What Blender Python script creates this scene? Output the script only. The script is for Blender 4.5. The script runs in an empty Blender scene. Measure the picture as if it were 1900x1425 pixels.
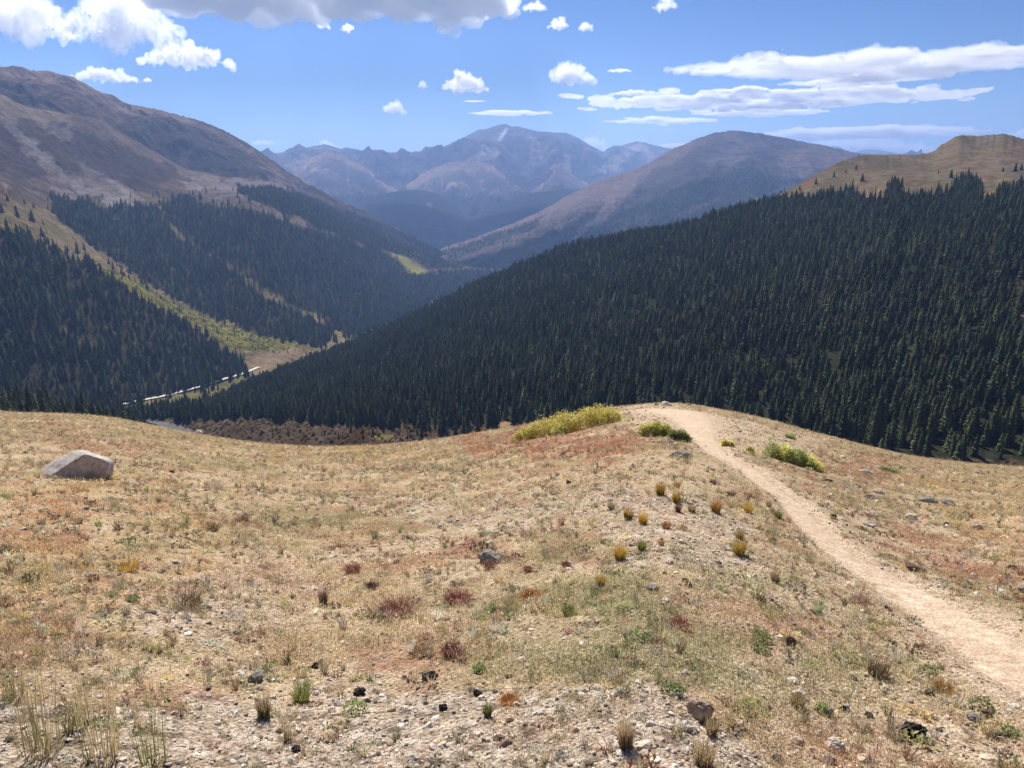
import bpy, bmesh, math, random, time
import numpy as np
from mathutils import Vector, Matrix

T0 = time.time()
SC = bpy.context.scene
COL = SC.collection
R = math.radians
PITCH = R(15.3)
FOC = 1435.0                      # focal length in pixels of a 1900 px wide picture

# ------------------------------------------------------------------ camera, sky, sun, exposure
cam_d = bpy.data.cameras.new('camera')
cam_d.sensor_width = 36.0
cam_d.lens = 36.0 * FOC / 1900.0
cam_d.clip_start = 0.05
cam_d.clip_end = 200000.0
cam = bpy.data.objects.new('camera', cam_d)
COL.objects.link(cam)
cam.location = (0, 0, 0)          # eye level is z = 0, the meadow underfoot is at -1.6 m
cam.rotation_euler = (math.pi / 2 - PITCH, 0, 0)
SC.camera = cam

SUN_AZ = R(-14.0)                 # measured from +Y towards +X
SUN_EL = R(43.0)
world = bpy.data.worlds.new('World')
SC.world = world
world.use_nodes = True
wn = world.node_tree
wn.nodes.clear()
wo = wn.nodes.new('ShaderNodeOutputWorld')
wb = wn.nodes.new('ShaderNodeBackground')
ws = wn.nodes.new('ShaderNodeTexSky')
ws.sky_type = 'NISHITA'
ws.sun_disc = False
ws.sun_elevation = SUN_EL
ws.sun_rotation = SUN_AZ
ws.altitude = 3600
ws.air_density = 1.0
ws.dust_density = 0.0
ws.ozone_density = 1.6
wb.inputs['Strength'].default_value = 0.056
wh = wn.nodes.new('ShaderNodeHueSaturation')
wh.inputs['Saturation'].default_value = 1.28
wh.inputs['Hue'].default_value = 0.512
wn.links.new(ws.outputs[0], wh.inputs['Color'])
wn.links.new(wh.outputs[0], wb.inputs['Color'])
wn.links.new(wb.outputs[0], wo.inputs['Surface'])

sun_d = bpy.data.lights.new('sun', 'SUN')
sun_d.energy = 5.0
sun_d.angle = R(0.53)
sun_d.color = (1.0, 0.94, 0.85)
sun = bpy.data.objects.new('sun', sun_d)
COL.objects.link(sun)
SDIR = Vector((math.sin(SUN_AZ) * math.cos(SUN_EL), math.cos(SUN_AZ) * math.cos(SUN_EL), math.sin(SUN_EL)))
sun.rotation_euler = SDIR.to_track_quat('Z', 'Y').to_euler()

SC.view_settings.view_transform = 'Standard'
SC.view_settings.look = 'None'
SC.view_settings.exposure = 0.6
SC.view_settings.gamma = 1.0
SC.render.engine = 'CYCLES'
SC.cycles.max_bounces = 8
SC.cycles.diffuse_bounces = 2
SC.cycles.glossy_bounces = 1
SC.cycles.transmission_bounces = 2
SC.cycles.volume_bounces = 6
SC.cycles.transparent_max_bounces = 8
SC.cycles.caustics_reflective = False
SC.cycles.caustics_refractive = False
SC.cycles.use_denoising = True
SC.cycles.sample_clamp_indirect = 6.0

# ------------------------------------------------------------------ pixel <-> world
cP, sP = math.cos(PITCH), math.sin(PITCH)

def ray(u, v):
    xc = (np.asarray(u, float) - 950.0) / FOC
    yc = (712.5 - np.asarray(v, float)) / FOC
    return xc, cP + yc * sP, -sP + yc * cP

def pt(u, v, d):
    """world point seen at picture position (u, v) at horizontal distance d"""
    x, y, z = ray(u, v)
    k = np.asarray(d, float) / np.hypot(x, y)
    return x * k, y * k, z * k

def proj(x, y, z):
    f = y * cP - z * sP
    f = np.where(f < 0.05, 0.05, f)
    up = y * sP + z * cP
    return 950.0 + FOC * x / f, 712.5 - FOC * up / f

# ------------------------------------------------------------------ noise (numpy)
_rs = np.random.RandomState(7)
_P = _rs.permutation(4096).astype(np.int64)
_G = np.stack([np.cos(_rs.rand(4096) * 2 * np.pi), np.sin(_rs.rand(4096) * 2 * np.pi)], 1)
_ang = _rs.rand(4096) * 2 * np.pi
_G = np.stack([np.cos(_ang), np.sin(_ang)], 1)

def pn(x, y, seed=0):
    xi = np.floor(x).astype(np.int64); yi = np.floor(y).astype(np.int64)
    xf = x - xi; yf = y - yi
    def g(ix, iy, fx, fy):
        h = _P[(ix + _P[(iy + seed * 131) & 4095]) & 4095]
        return _G[h, 0] * fx + _G[h, 1] * fy
    sx = xf * xf * xf * (xf * (xf * 6 - 15) + 10); sy = yf * yf * yf * (yf * (yf * 6 - 15) + 10)
    a = g(xi, yi, xf, yf); b = g(xi + 1, yi, xf - 1, yf)
    c = g(xi, yi + 1, xf, yf - 1); d = g(xi + 1, yi + 1, xf - 1, yf - 1)
    return (a + (b - a) * sx + (c - a) * sy + (a - b - c + d) * sx * sy) * 1.5

def fbm(x, y, o=5, seed=0, g=0.5):
    x = np.asarray(x, float); y = np.asarray(y, float)
    s = 0.0; a = 1.0; n = 0.0; f = 1.0
    for i in range(o):
        s = s + a * pn(x * f + 17.3 * i, y * f - 9.1 * i, seed + i); n += a; a *= g; f *= 2.03
    return s / n

def ridged(x, y, o=5, seed=0, g=0.5):
    s = 0.0; a = 1.0; n = 0.0; f = 1.0
    for i in range(o):
        s = s + a * (1 - 2.2 * np.abs(pn(x * f + 11.7 * i, y * f + 5.3 * i, seed + i))); n += a; a *= g; f *= 2.07
    return s / n

def sstep(a, b, x):
    t = np.clip((x - a) / (b - a), 0, 1)
    return t * t * (3 - 2 * t)

def pip(u, v, poly):
    """point in polygon, vectorised"""
    ins = np.zeros(np.shape(u), bool)
    n = len(poly)
    for i in range(n):
        x1, y1 = poly[i]; x2, y2 = poly[(i + 1) % n]
        if y1 == y2: continue
        c = ((y1 > v) != (y2 > v)) & (u < (x2 - x1) * (v - y1) / (y2 - y1) + x1)
        ins ^= c
    return ins

def pchip(xs, ys, x):
    """monotone cubic interpolation; ys (n, ...) -> (len(x), ...)"""
    xs = np.asarray(xs, float); ys = np.asarray(ys, float); x = np.asarray(x, float)
    h = np.diff(xs); sh = (-1,) + (1,) * (ys.ndim - 1)
    dl = np.diff(ys, axis=0) / h.reshape(sh)
    m = np.zeros_like(ys)
    if len(xs) > 2:
        w1 = (2 * h[1:] + h[:-1]).reshape(sh); w2 = (h[1:] + 2 * h[:-1]).reshape(sh)
        ok = dl[:-1] * dl[1:] > 0
        with np.errstate(divide='ignore', invalid='ignore'):
            mm = (w1 + w2) / (w1 / dl[:-1] + w2 / dl[1:])
        m[1:-1] = np.where(ok, mm, 0)
    m[0] = dl[0]; m[-1] = dl[-1]
    x = np.clip(x, xs[0], xs[-1])
    i = np.clip(np.searchsorted(xs, x) - 1, 0, len(xs) - 2)
    t = ((x - xs[i]) / h[i]).reshape(sh); hh = h[i].reshape(sh)
    return ((2*t**3 - 3*t**2 + 1) * ys[i] + (t**3 - 2*t**2 + t) * hh * m[i]
            + (-2*t**3 + 3*t**2) * ys[i+1] + (t**3 - t**2) * hh * m[i+1])

# ------------------------------------------------------------------ object helpers
def tag(o, label=None, cat=None, group=None, kind=None):
    if label: o['label'] = label
    if cat: o['category'] = cat
    if group: o['group'] = group
    if kind: o['kind'] = kind
    return o

def np_mesh(name, V, Fq=None, Ft=None, mats=(), mi=None, smooth=True, cols=None):
    me = bpy.data.meshes.new(name)
    V = np.asarray(V, np.float32).reshape(-1, 3)
    me.vertices.add(len(V)); me.vertices.foreach_set('co', V.ravel())
    idx = []; tot = []
    if Fq is not None and len(Fq):
        Fq = np.asarray(Fq, np.int32); idx.append(Fq.ravel()); tot.append(np.full(len(Fq), 4, np.int32))
    if Ft is not None and len(Ft):
        Ft = np.asarray(Ft, np.int32); idx.append(Ft.ravel()); tot.append(np.full(len(Ft), 3, np.int32))
    idx = np.concatenate(idx); tot = np.concatenate(tot)
    me.loops.add(len(idx)); me.loops.foreach_set('vertex_index', idx)
    me.polygons.add(len(tot))
    st = np.concatenate([[0], np.cumsum(tot)[:-1]]).astype(np.int32)
    me.polygons.foreach_set('loop_start', st); me.polygons.foreach_set('loop_total', tot)
    me.polygons.foreach_set('use_smooth', np.full(len(tot), smooth, bool))
    for m in mats: me.materials.append(m)
    if mi is not None: me.polygons.foreach_set('material_index', np.asarray(mi, np.int32))
    me.update(calc_edges=True)
    if cols is not None:
        ca = me.color_attributes.new('col', 'FLOAT_COLOR', 'POINT')
        c = np.ones((len(V), 4), np.float32); c[:, :3] = np.clip(cols, 0, 1)
        ca.data.foreach_set('color', c.ravel())
    return me

def link(name, me, parent=None, loc=None):
    o = bpy.data.objects.new(name, me); COL.objects.link(o)
    if parent is not None: o.parent = parent
    if loc is not None: o.location = loc
    return o

def empty(name, loc=(0, 0, 0), rz=0):
    o = bpy.data.objects.new(name, None); COL.objects.link(o)
    o.location = loc; o.rotation_euler = (0, 0, rz); o.empty_display_size = 0.2
    return o

def grid_faces(nu, nv):
    a = (np.arange(nu - 1)[:, None] * nv + np.arange(nv - 1)[None, :]).ravel()
    return np.stack([a, a + nv, a + nv + 1, a + 1], 1)

# ------------------------------------------------------------------ materials
class NT:
    def __init__(s, name):
        s.m = bpy.data.materials.new(name); s.m.use_nodes = True
        s.t = s.m.node_tree; s.t.nodes.clear()
        s.out = s.t.nodes.new('ShaderNodeOutputMaterial')
        s.b = s.t.nodes.new('ShaderNodeBsdfPrincipled')
        s.t.links.new(s.b.outputs[0], s.out.inputs['Surface'])
    def n(s, typ, **kw):
        nd = s.t.nodes.new(typ)
        for k, v in kw.items():
            if k in nd.inputs: nd.inputs[k].default_value = v
            else: setattr(nd, k, v)
        return nd
    def l(s, a, b): s.t.links.new(a, b)
    def noise(s, vec, scale, detail=4, rough=0.55):
        nd = s.n('ShaderNodeTexNoise'); nd.inputs['Scale'].default_value = scale
        nd.inputs['Detail'].default_value = detail; nd.inputs['Roughness'].default_value = rough
        s.l(vec, nd.inputs['Vector']); return nd.outputs['Fac']
    def ramp(s, fac, stops):
        nd = s.n('ShaderNodeValToRGB'); cr = nd.color_ramp
        while len(cr.elements) < len(stops): cr.elements.new(0.5)
        for e, (p, c) in zip(cr.elements, stops):
            e.position = p; e.color = (c[0], c[1], c[2], 1) if hasattr(c, '__len__') else (c, c, c, 1)
        s.l(fac, nd.inputs[0]); return nd.outputs[0]
    def mul(s, a, b, mode='MULTIPLY', f=1.0):
        nd = s.n('ShaderNodeMix', data_type='RGBA', blend_type=mode); nd.inputs[0].default_value = f
        s.l(a, nd.inputs[6])
        if hasattr(b, 'links'): s.l(b, nd.inputs[7])
        else: nd.inputs[7].default_value = (*b, 1)
        return nd.outputs[2]
    def pos(s):
        return s.n('ShaderNodeNewGeometry').outputs['Position']
    def objc(s):
        return s.n('ShaderNodeTexCoord').outputs['Object']

def soft(s, rough=0.9, spec=0.2):
    s.b.inputs['Roughness'].default_value = rough
    s.b.inputs['Specular IOR Level'].default_value = spec

def terrain_mat(name, scale, lo=0.72, hi=1.25, bump=0.5, bscale=None, bd=1.0):
    s = NT(name); soft(s, 1.0, 0.0)
    at = s.n('ShaderNodeAttribute', attribute_name='col')
    p = s.pos()
    f = s.noise(p, scale, 9, 0.68)
    c = s.mul(at.outputs['Color'], s.ramp(f, [(0.3, lo), (0.7, hi)]))
    c = s.mul(c, s.ramp(s.noise(p, scale * 4.3, 6, 0.7), [(0.35, .72), (0.65, 1.22)]))
    s.l(c, s.b.inputs['Base Color'])
    bm = s.n('ShaderNodeBump'); bm.inputs['Strength'].default_value = bump; bm.inputs['Distance'].default_value = bd
    s.l(s.noise(p, bscale or scale, 10, 0.75), bm.inputs['Height']); s.l(bm.outputs[0], s.b.inputs['Normal'])
    return s.m

def tint_mat(name, base, var=0.35, transl=0.0, rough=0.8, inst=True, hv=None):
    """plant material: colour = base (or per-instance tint) varied per object and along the plant"""
    s = NT(name); soft(s, rough, 0.15)
    if inst:
        at = s.n('ShaderNodeAttribute', attribute_name='tint', attribute_type='INSTANCER'); c = at.outputs['Color']
    else:
        rgb = s.n('ShaderNodeRGB'); rgb.outputs[0].default_value = (*base, 1); c = rgb.outputs[0]
    rnd = s.n('ShaderNodeObjectInfo').outputs['Random']
    c = s.mul(c, s.ramp(rnd, [(0, 1 - var), (1, 1 + var)]))
    if hv:
        f = s.noise(s.objc(), hv, 3, 0.6)
        c = s.mul(c, s.ramp(f, [(0.3, 0.6), (0.7, 1.4)]))
    s.l(c, s.b.inputs['Base Color'])
    if transl > 0:
        tr = s.n('ShaderNodeBsdfTranslucent'); s.l(c, tr.inputs['Color'])
        mx = s.n('ShaderNodeMixShader'); mx.inputs[0].default_value = transl
        s.l(s.b.outputs[0], mx.inputs[1]); s.l(tr.outputs[0], mx.inputs[2]); s.l(mx.outputs[0], s.out.inputs['Surface'])
    return s.m

def rock_mat(name, c1, c2, scale=6.0, lich=None):
    s = NT(name); soft(s, 0.9, 0.25)
    p = s.objc()
    f = s.noise(p, scale, 8, 0.7)
    c = s.ramp(f, [(0.3, c1), (0.68, c2)])
    f2 = s.noise(p, scale * 5, 5, 0.7)
    c = s.mul(c, s.ramp(f2, [(0.35, 0.7), (0.6, 1.15)]))
    if lich:
        f3 = s.noise(p, scale * 2.3, 6, 0.75)
        c3 = s.ramp(f3, [(0.60, 0.0), (0.66, 1.0)])
        nd = s.n('ShaderNodeMix', data_type='RGBA'); s.l(c3, nd.inputs[0]); s.l(c, nd.inputs[6]); nd.inputs[7].default_value = (*lich, 1)
        c = nd.outputs[2]
    s.l(c, s.b.inputs['Base Color'])
    bm = s.n('ShaderNodeBump'); bm.inputs['Strength'].default_value = 0.7; bm.inputs['Distance'].default_value = 0.03
    s.l(s.noise(p, scale * 3, 8, 0.7), bm.inputs['Height']); s.l(bm.outputs[0], s.b.inputs['Normal'])
    return s.m

# ------------------------------------------------------------------ geometry-node scatter (only for uncountable stuff)
def scatter(name, pts, rot, sc, vi, tint, sources, kind='stuff', label=None, cat=None):
    me = bpy.data.meshes.new(name)
    n = len(pts)
    me.vertices.add(n); me.vertices.foreach_set('co', np.asarray(pts, np.float32).ravel())
    def at(nm, typ, arr, key):
        a = me.attributes.new(nm, typ, 'POINT'); a.data.foreach_set(key, np.ascontiguousarray(arr).ravel())
    at('rot', 'FLOAT_VECTOR', np.asarray(rot, np.float32), 'vector')
    at('sc', 'FLOAT_VECTOR', np.asarray(sc, np.float32), 'vector')
    at('vi', 'INT', np.asarray(vi, np.int32), 'value')
    at('tint', 'FLOAT_VECTOR', np.asarray(tint, np.float32), 'vector')
    o = link(name, me)
    c = bpy.data.collections.new(name + '_kinds')
    for k, s in enumerate(sources):
        so = bpy.data.objects.new('%s_kind_%02d' % (name, k), s); c.objects.link(so)
    g = bpy.data.node_groups.new(name + '_scatter', 'GeometryNodeTree')
    g.interface.new_socket('Geometry', in_out='INPUT', socket_type='NodeSocketGeometry')
    g.interface.new_socket('Geometry', in_out='OUTPUT', socket_type='NodeSocketGeometry')
    gi = g.nodes.new('NodeGroupInput'); go = g.nodes.new('NodeGroupOutput')
    ci = g.nodes.new('GeometryNodeCollectionInfo'); ci.inputs['Collection'].default_value = c
    ci.inputs['Separate Children'].default_value = True; ci.inputs['Reset Children'].default_value = True
    ip = g.nodes.new('GeometryNodeInstanceOnPoints'); ip.inputs['Pick Instance'].default_value = True
    def na(nm, typ):
        a = g.nodes.new('GeometryNodeInputNamedAttribute'); a.data_type = typ; a.inputs[0].default_value = nm
        return [x for x in a.outputs if x.enabled and x.name == 'Attribute'][0]
    L = g.links.new
    L(gi.outputs[0], ip.inputs['Points']); L(ci.outputs[0], ip.inputs['Instance'])
    L(na('vi', 'INT'), ip.inputs['Instance Index'])
    er = g.nodes.new('FunctionNodeEulerToRotation'); L(na('rot', 'FLOAT_VECTOR'), er.inputs[0]); L(er.outputs[0], ip.inputs['Rotation'])
    L(na('sc', 'FLOAT_VECTOR'), ip.inputs['Scale'])
    L(ip.outputs[0], go.inputs[0])
    md = o.modifiers.new('scatter', 'NODES'); md.node_group = g
    return tag(o, label, cat, kind=kind)

rng = np.random.RandomState(11)
random.seed(5)

# ------------------------------------------------------------------ terrain sheets
M_TERR_NEAR = terrain_mat('near_slope_ground', 0.12, bump=0.6, bd=0.6)
M_TERR_MID = terrain_mat('mountain_rock', 0.02, 0.7, 1.3, bump=1.0, bscale=0.012, bd=26.0)
M_TERR_FAR = terrain_mat('far_mountain_rock', 0.004, 0.7, 1.3, bump=1.0, bscale=0.0035, bd=90.0)

class Sheet: pass

def sheet(name, U, VD, back, nc, nr, disp, color, mat, label=None, wcrest=0.4, nb=10, jag=0.0, sharp=0.0):
    """U: control columns; VD[i]: [(v, d), ...] from the foot to the crest; back: (length, fall) of the hidden far side"""
    U = np.asarray(U, float); VD = np.asarray(VD, float)
    V = VD[..., 0]; Dl = np.log(VD[..., 1])
    u = np.linspace(U[0], U[-1], nc)
    Vd = pchip(U, V, u); Dd = pchip(U, Dl, u)              # (nc, M)
    if sharp:      # angular ridges: straight runs between the control points instead of rounded ones
        Vl = np.stack([np.interp(u, U, V[:, j]) for j in range(V.shape[1])], 1)
        Vd = Vd * (1 - sharp) + Vl * sharp
    M = V.shape[1]
    s = np.linspace(0, M - 1, nr)
    Vd = pchip(np.arange(M), Vd.T, s).T; Dd = pchip(np.arange(M), Dd.T, s).T
    uu = np.repeat(u[:, None], nr, 1)
    x, y, z = pt(uu, Vd, np.exp(Dd))
    # far side
    cx, cy, cz = x[:, -1], y[:, -1], z[:, -1]
    r = np.hypot(cx, cy); ux, uy = cx / r, cy / r
    t = (np.arange(1, nb + 1) / nb) ** 1.5
    bx = cx[:, None] + ux[:, None] * back[0] * t; by = cy[:, None] + uy[:, None] * back[0] * t
    bz = cz[:, None] - back[1] * t
    x = np.concatenate([x, bx], 1); y = np.concatenate([y, by], 1); z = np.concatenate([z, bz], 1)
    sp = np.concatenate([s / (M - 1), 1 + t])
    w = np.where(sp < 1, 1 - (1 - wcrest) * sstep(0.62, 0.97, sp), wcrest)
    az = np.arctan2(x, y)
    dz = disp(x, y, az, np.repeat(sp[None], nc, 0))
    dz = np.where(sp[None] > 1.0, np.minimum(dz, 0), dz)
    z = z + dz * w[None] + jag * ridged(az * 170 + 3, np.repeat(sp[None], nc, 0) * 2, 4, 221) * sstep(.8, 1, sp)[None]
    pu, pv = proj(x, y, z)
    S = Sheet(); S.x, S.y, S.z, S.u, S.v, S.s = x, y, z, pu, pv, np.repeat(sp[None], nc, 0)
    # slope (0 flat .. 1 vertical) for colouring
    gx = np.gradient(z, axis=0) / np.maximum(np.hypot(np.gradient(x, axis=0), np.gradient(y, axis=0)), .01)
    gy = np.gradient(z, axis=1) / np.maximum(np.hypot(np.gradient(x, axis=1), np.gradient(y, axis=1)), .01)
    S.slope = np.hypot(gx, gy)
    S.relief = dz
    c = color(S)
    me = np_mesh(name, np.stack([x, y, z], -1).reshape(-1, 3), grid_faces(nc, nr + nb), mats=[mat], cols=c.reshape(-1, 3))
    S.ob = tag(link(name, me), label, kind='structure')
    return S

def mixc(c, col, w):
    return c * (1 - w[..., None]) + np.asarray(col, float) * w[..., None]

def pmask(S, poly, jit=8, f=0.02, seed=50, blur=True):
    ju = S.u + jit * fbm(S.u * f, S.v * f * 1.6, 4, seed); jv = S.v + jit * fbm(S.u * f + 50, S.v * f * 1.6, 4, seed + 7)
    if not blur: return pip(ju, jv, poly).astype(float)
    k = 0
    for du, dv in ((-3, 0), (3, 0), (0, -2), (0, 2), (0, 0)):
        k = k + pip(ju + du, jv + dv, poly)
    return k / 5.0

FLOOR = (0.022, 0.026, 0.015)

# ---- right hillside: drainage floor, forested slope, open grassy summit
RU = [140, 230, 300, 400, 500, 600, 700, 800, 950, 1100, 1200, 1300, 1380, 1440, 1480, 1520, 1560, 1600, 1650, 1700, 1730, 1750, 1780, 1810, 1860, 1900, 1980, 2150, 2450]
_r0 = dict(u=[140, 230, 300, 400, 500, 600, 700, 800, 950, 1900, 2450], v=[850, 862, 872, 900, 915, 930, 940, 945, 950, 965, 985], d=[680, 650, 600, 520, 480, 450, 425, 400, 380, 330, 310])
_r1 = dict(u=[140, 230, 300, 400, 500, 600, 700, 800, 950, 1100, 1300, 1600, 1900, 2450], v=[800, 786, 779, 790, 796, 800, 804, 808, 800, 815, 830, 845, 870, 900], d=[850, 800, 760, 680, 610, 560, 520, 480, 450, 430, 410, 390, 370, 350])
_r2 = dict(u=[140, 230, 300, 400, 500, 600, 700, 800, 950, 1100, 1300, 1600, 1900, 2450], v=[795, 780, 776, 768, 750, 728, 705, 690, 655, 640, 625, 605, 600, 600], d=[930, 880, 850, 800, 780, 760, 740, 710, 690, 660, 610, 570, 550, 520])
_r3 = dict(u=[140, 230, 300, 400, 500, 600, 700, 800, 950, 1100, 1200, 1300, 1380, 1440, 1520, 1600, 1650, 1700, 1800, 1900, 2100, 2450],
           v=[795, 776, 773, 744, 702, 659, 620, 574, 503, 450, 434, 415, 392, 378, 366, 362, 352, 356, 362, 352, 340, 330],
           d=[980, 950, 960, 1000, 1080, 1180, 1220, 1220, 1190, 1150, 1120, 1100, 1085, 1070, 1040, 1000, 980, 980, 960, 960, 960, 960])
_r4 = dict(u=[140, 230, 300, 400, 500, 600, 700, 800, 950, 1100, 1200, 1300, 1380, 1440, 1480, 1520, 1560, 1600, 1650, 1700, 1730, 1750, 1784, 1804, 1866, 1900, 1980, 2150, 2450],
           v=[800, 778, 775, 746, 704, 661, 622, 576, 505, 452, 436, 416, 386, 364, 344, 321, 301, 289, 287, 286, 283, 268, 249, 252, 249, 260, 274, 295, 325],
           d=[1000, 980, 990, 1040, 1120, 1220, 1260, 1260, 1240, 1210, 1180, 1160, 1160, 1110, 1120, 1150, 1190, 1240, 1270, 1300, 1330, 1370, 1420, 1450, 1470, 1480, 1480, 1480, 1480])
def rows(U, *rs):
    return np.stack([np.stack([np.interp(U, r['u'], r['v']), np.interp(U, r['u'], r['d'])], -1) for r in rs], 1)

def dispR(x, y, az, s):
    return (9 * fbm(x / 160, y / 160, 4, 3) + 6 * ridged(az * 14 + 0.3 * fbm(x / 200, y / 200, 2, 9), s * 1.2, 3, 5) * sstep(0.2, 0.5, s) * (1 - sstep(.75, .9, s))
            + 1.6 * fbm(x / 18, y / 18, 4, 13)
            + 2.2 * ridged(x / 160, y / 160, 4, 31) * sstep(0.76, 0.86, s) * sstep(1420, 1560, 950 + FOC * np.tan(az)))

RTREELINE = [(-400, 1500), (-400, 700), (1330, 380), (1440, 366), (1500, 368), (1545, 352), (1575, 352), (1615, 368), (1642, 368), (1650, 345), (1670, 342), (1685, 362), (1740, 362), (1765, 352), (1775, 333), (1815, 336), (1830, 372), (1846, 368), (1850, 352), (1900, 345), (2000, 330), (2500, 320), (2500, 1500)]
RFOOT = [(200, 700), (200, 776), (300, 778), (345, 782), (420, 779), (500, 780), (560, 783), (610, 789), (690, 792), (760, 790), (820, 792), (900, 786), (960, 800), (2600, 900), (2600, 0), (200, 0)]
def colR(S):
    n1 = fbm(S.x / 60, S.y / 60, 5, 21); n2 = fbm(S.x / 15, S.y / 15, 4, 23); n3 = ridged(S.x / 40, S.y / 40, 5, 25)
    c = np.zeros(S.x.shape + (3,)) + np.array((0.135, 0.095, 0.056))          # dry tundra grass
    c = mixc(c, (0.155, 0.112, 0.073), sstep(0.05, 0.35, n1))
    c = mixc(c, (0.13, 0.15, 0.085), sstep(0.0, 0.3, n2) * 0.85)
    c = mixc(c, (0.11, .09, .065), sstep(.05, .3, fbm(S.x / 28, S.y / 28, 5, 35)) * .6)
    c = mixc(c, (0.28, 0.15, 0.09), sstep(0.1, 0.4, fbm(S.x / 45, S.y / 45, 4, 27)) * 0.5)
    c = mixc(c, (0.20, 0.16, 0.13), sstep(0.35, 0.6, n3) * sstep(1.0, .9, S.v / 345) * 0.5)
    # rock knob and dark scrub patches on the summit
    for (a, b, ra, rb, k) in ((1632, 305, 38, 14, .75), (1590, 292, 22, 7, .6), (1560, 305, 26, 5, .6), (1880, 322, 26, 12, .6), (1800, 345, 40, 12, .45)):
        q = ((S.u - a) / ra) ** 2 + ((S.v - b) / rb) ** 2 + 0.9 * n2
        c = mixc(c, (0.10, 0.085, 0.06), sstep(1.2, 0.5, q) * k)
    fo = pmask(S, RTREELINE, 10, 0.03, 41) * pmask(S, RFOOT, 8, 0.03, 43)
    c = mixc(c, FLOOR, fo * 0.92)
    # drainage floor: grey brown scree and rusty willow, darker towards the left
    dr = (1 - pmask(S, RFOOT, 6, 0.03, 43)) * (S.v > 600)
    e = np.zeros_like(c) + np.array((0.135, 0.095, 0.060))
    e = mixc(e, (0.20, 0.145, 0.11), sstep(0.0, 0.35, n2)); e = mixc(e, (0.10, 0.06, 0.03), sstep(0.0, 0.4, n1))
    e = mixc(e, (0.20, 0.10, 0.05), sstep(0.15, 0.4, fbm(S.x / 9, S.y / 9, 4, 29)) * 0.7)
    e = mixc(e, (0.06, 0.05, 0.025), sstep(0.1, 0.4, fbm(S.x / 5, S.y / 5, 4, 33)) * .8)
    e = mixc(e, (0.33, 0.27, 0.08), sstep(1.2, .1, ((S.u - 712) / 26) ** 2 + ((S.v - 812) / 7) ** 2 + 1.9 * n2) * .8)
    e = e * .62
    c = c * (1 - dr[..., None]) + e * dr[..., None]
    # small clearings in the forest
    for (a, b, ra, rb) in ((1072, 547, 14, 8), (1010, 601, 10, 7), (950, 790, 30, 9)):
        c = mixc(c, (0.30, 0.19, 0.10), sstep(1.3, 0.6, ((S.u - a) / ra) ** 2 + ((S.v - b) / rb) ** 2))
    S.forest = fo
    return c
SR = sheet('hillside', RU, rows(RU, _r0, _r1, _r2, _r3, _r4), (700, 260), 620, 330, dispR, colR, M_TERR_NEAR, 'forested hillside across the gully rising to a bare tan summit', wcrest=0.35, jag=1.6, sharp=.6)

# ---- shoulder below the meadow on the left
HU = [-400, -300, 0, 100, 200, 280, 340, 420]
HVD = [[(830, 350), (790, 460), (715, 640)], [(830, 350), (785, 470), (722, 630)], [(835, 350), (795, 470), (746, 620)], [(840, 350), (800, 470), (764, 600)],
       [(855, 360), (815, 460), (789, 580)], [(875, 380), (840, 460), (818, 560)], [(920, 400), (890, 440), (865, 500)], [(950, 400), (930, 420), (910, 450)]]
def colH(S):
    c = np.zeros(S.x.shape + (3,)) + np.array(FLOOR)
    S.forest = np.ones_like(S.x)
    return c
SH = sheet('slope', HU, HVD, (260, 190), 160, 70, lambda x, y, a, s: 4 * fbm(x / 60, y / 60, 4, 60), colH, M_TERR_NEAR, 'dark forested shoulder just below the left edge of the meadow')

# ---- left massif, lower part: valley floor, spurs, treeline, first skyline
LU = [-400, -200, 0, 60, 120, 170, 220, 260, 300, 350, 400, 450, 500, 560, 600, 650, 700, 760, 800, 840, 880, 930]
def rr(u, v, d): return dict(u=u, v=v, d=d)
_l0 = rr([-400, 0, 100, 200, 300, 400, 500, 600, 700, 800, 880, 930], [870, 830, 815, 792, 775, 750, 706, 655, 610, 570, 535, 530], [780, 820, 840, 850, 900, 980, 1100, 1380, 1750, 2300, 2950, 3100])
_l1 = rr([-400, 0, 100, 200, 300, 400, 500, 550, 600, 700, 800, 880, 930], [850, 800, 785, 758, 738, 713, 668, 645, 617, 577, 538, 506, 505], [840, 880, 900, 960, 1010, 1070, 1230, 1360, 1600, 2050, 2600, 3150, 3250])
_l2 = rr([-400, 0, 100, 200, 300, 400, 450, 500, 600, 700, 800, 880, 930], [350, 427, 462, 507, 567, 632, 664, 655, 606, 566, 529, 503, 503], [1150, 1250, 1280, 1300, 1300, 1290, 1250, 1300, 1650, 2100, 2700, 3200, 3280])
_l3 = rr([-400, 0, 100, 200, 300, 400, 450, 500, 600, 700, 800, 880, 930], [340, 365, 430, 492, 556, 602, 624, 636, 590, 550, 518, 501, 501], [1350, 1480, 1500, 1520, 1500, 1480, 1450, 1430, 1780, 2180, 2760, 3240, 3300])
_l4 = rr([-400, 0, 100, 200, 300, 400, 450, 500, 600, 700, 800, 880, 930], [280, 335, 366, 392, 388, 384, 376, 388, 417, 455, 488, 498, 499], [1700, 1780, 1820, 1880, 1950, 2000, 2050, 2120, 2350, 2700, 3000, 3280, 3330])
_l5 = rr([-400, -200, 0, 60, 120, 170, 220, 260, 300, 350, 400, 450, 500, 560, 600, 650, 700, 760, 800, 840, 880, 930], [130, 150, 180, 203, 213, 224, 248, 268, 288, 318, 330, 333, 338, 365, 388, 412, 432, 458, 472, 486, 497, 499], [2300, 2300, 2320, 2330, 2350, 2380, 2410, 2440, 2480, 2520, 2560, 2600, 2640, 2700, 2750, 2830, 2920, 3040, 3120, 3210, 3300, 3350])

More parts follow.
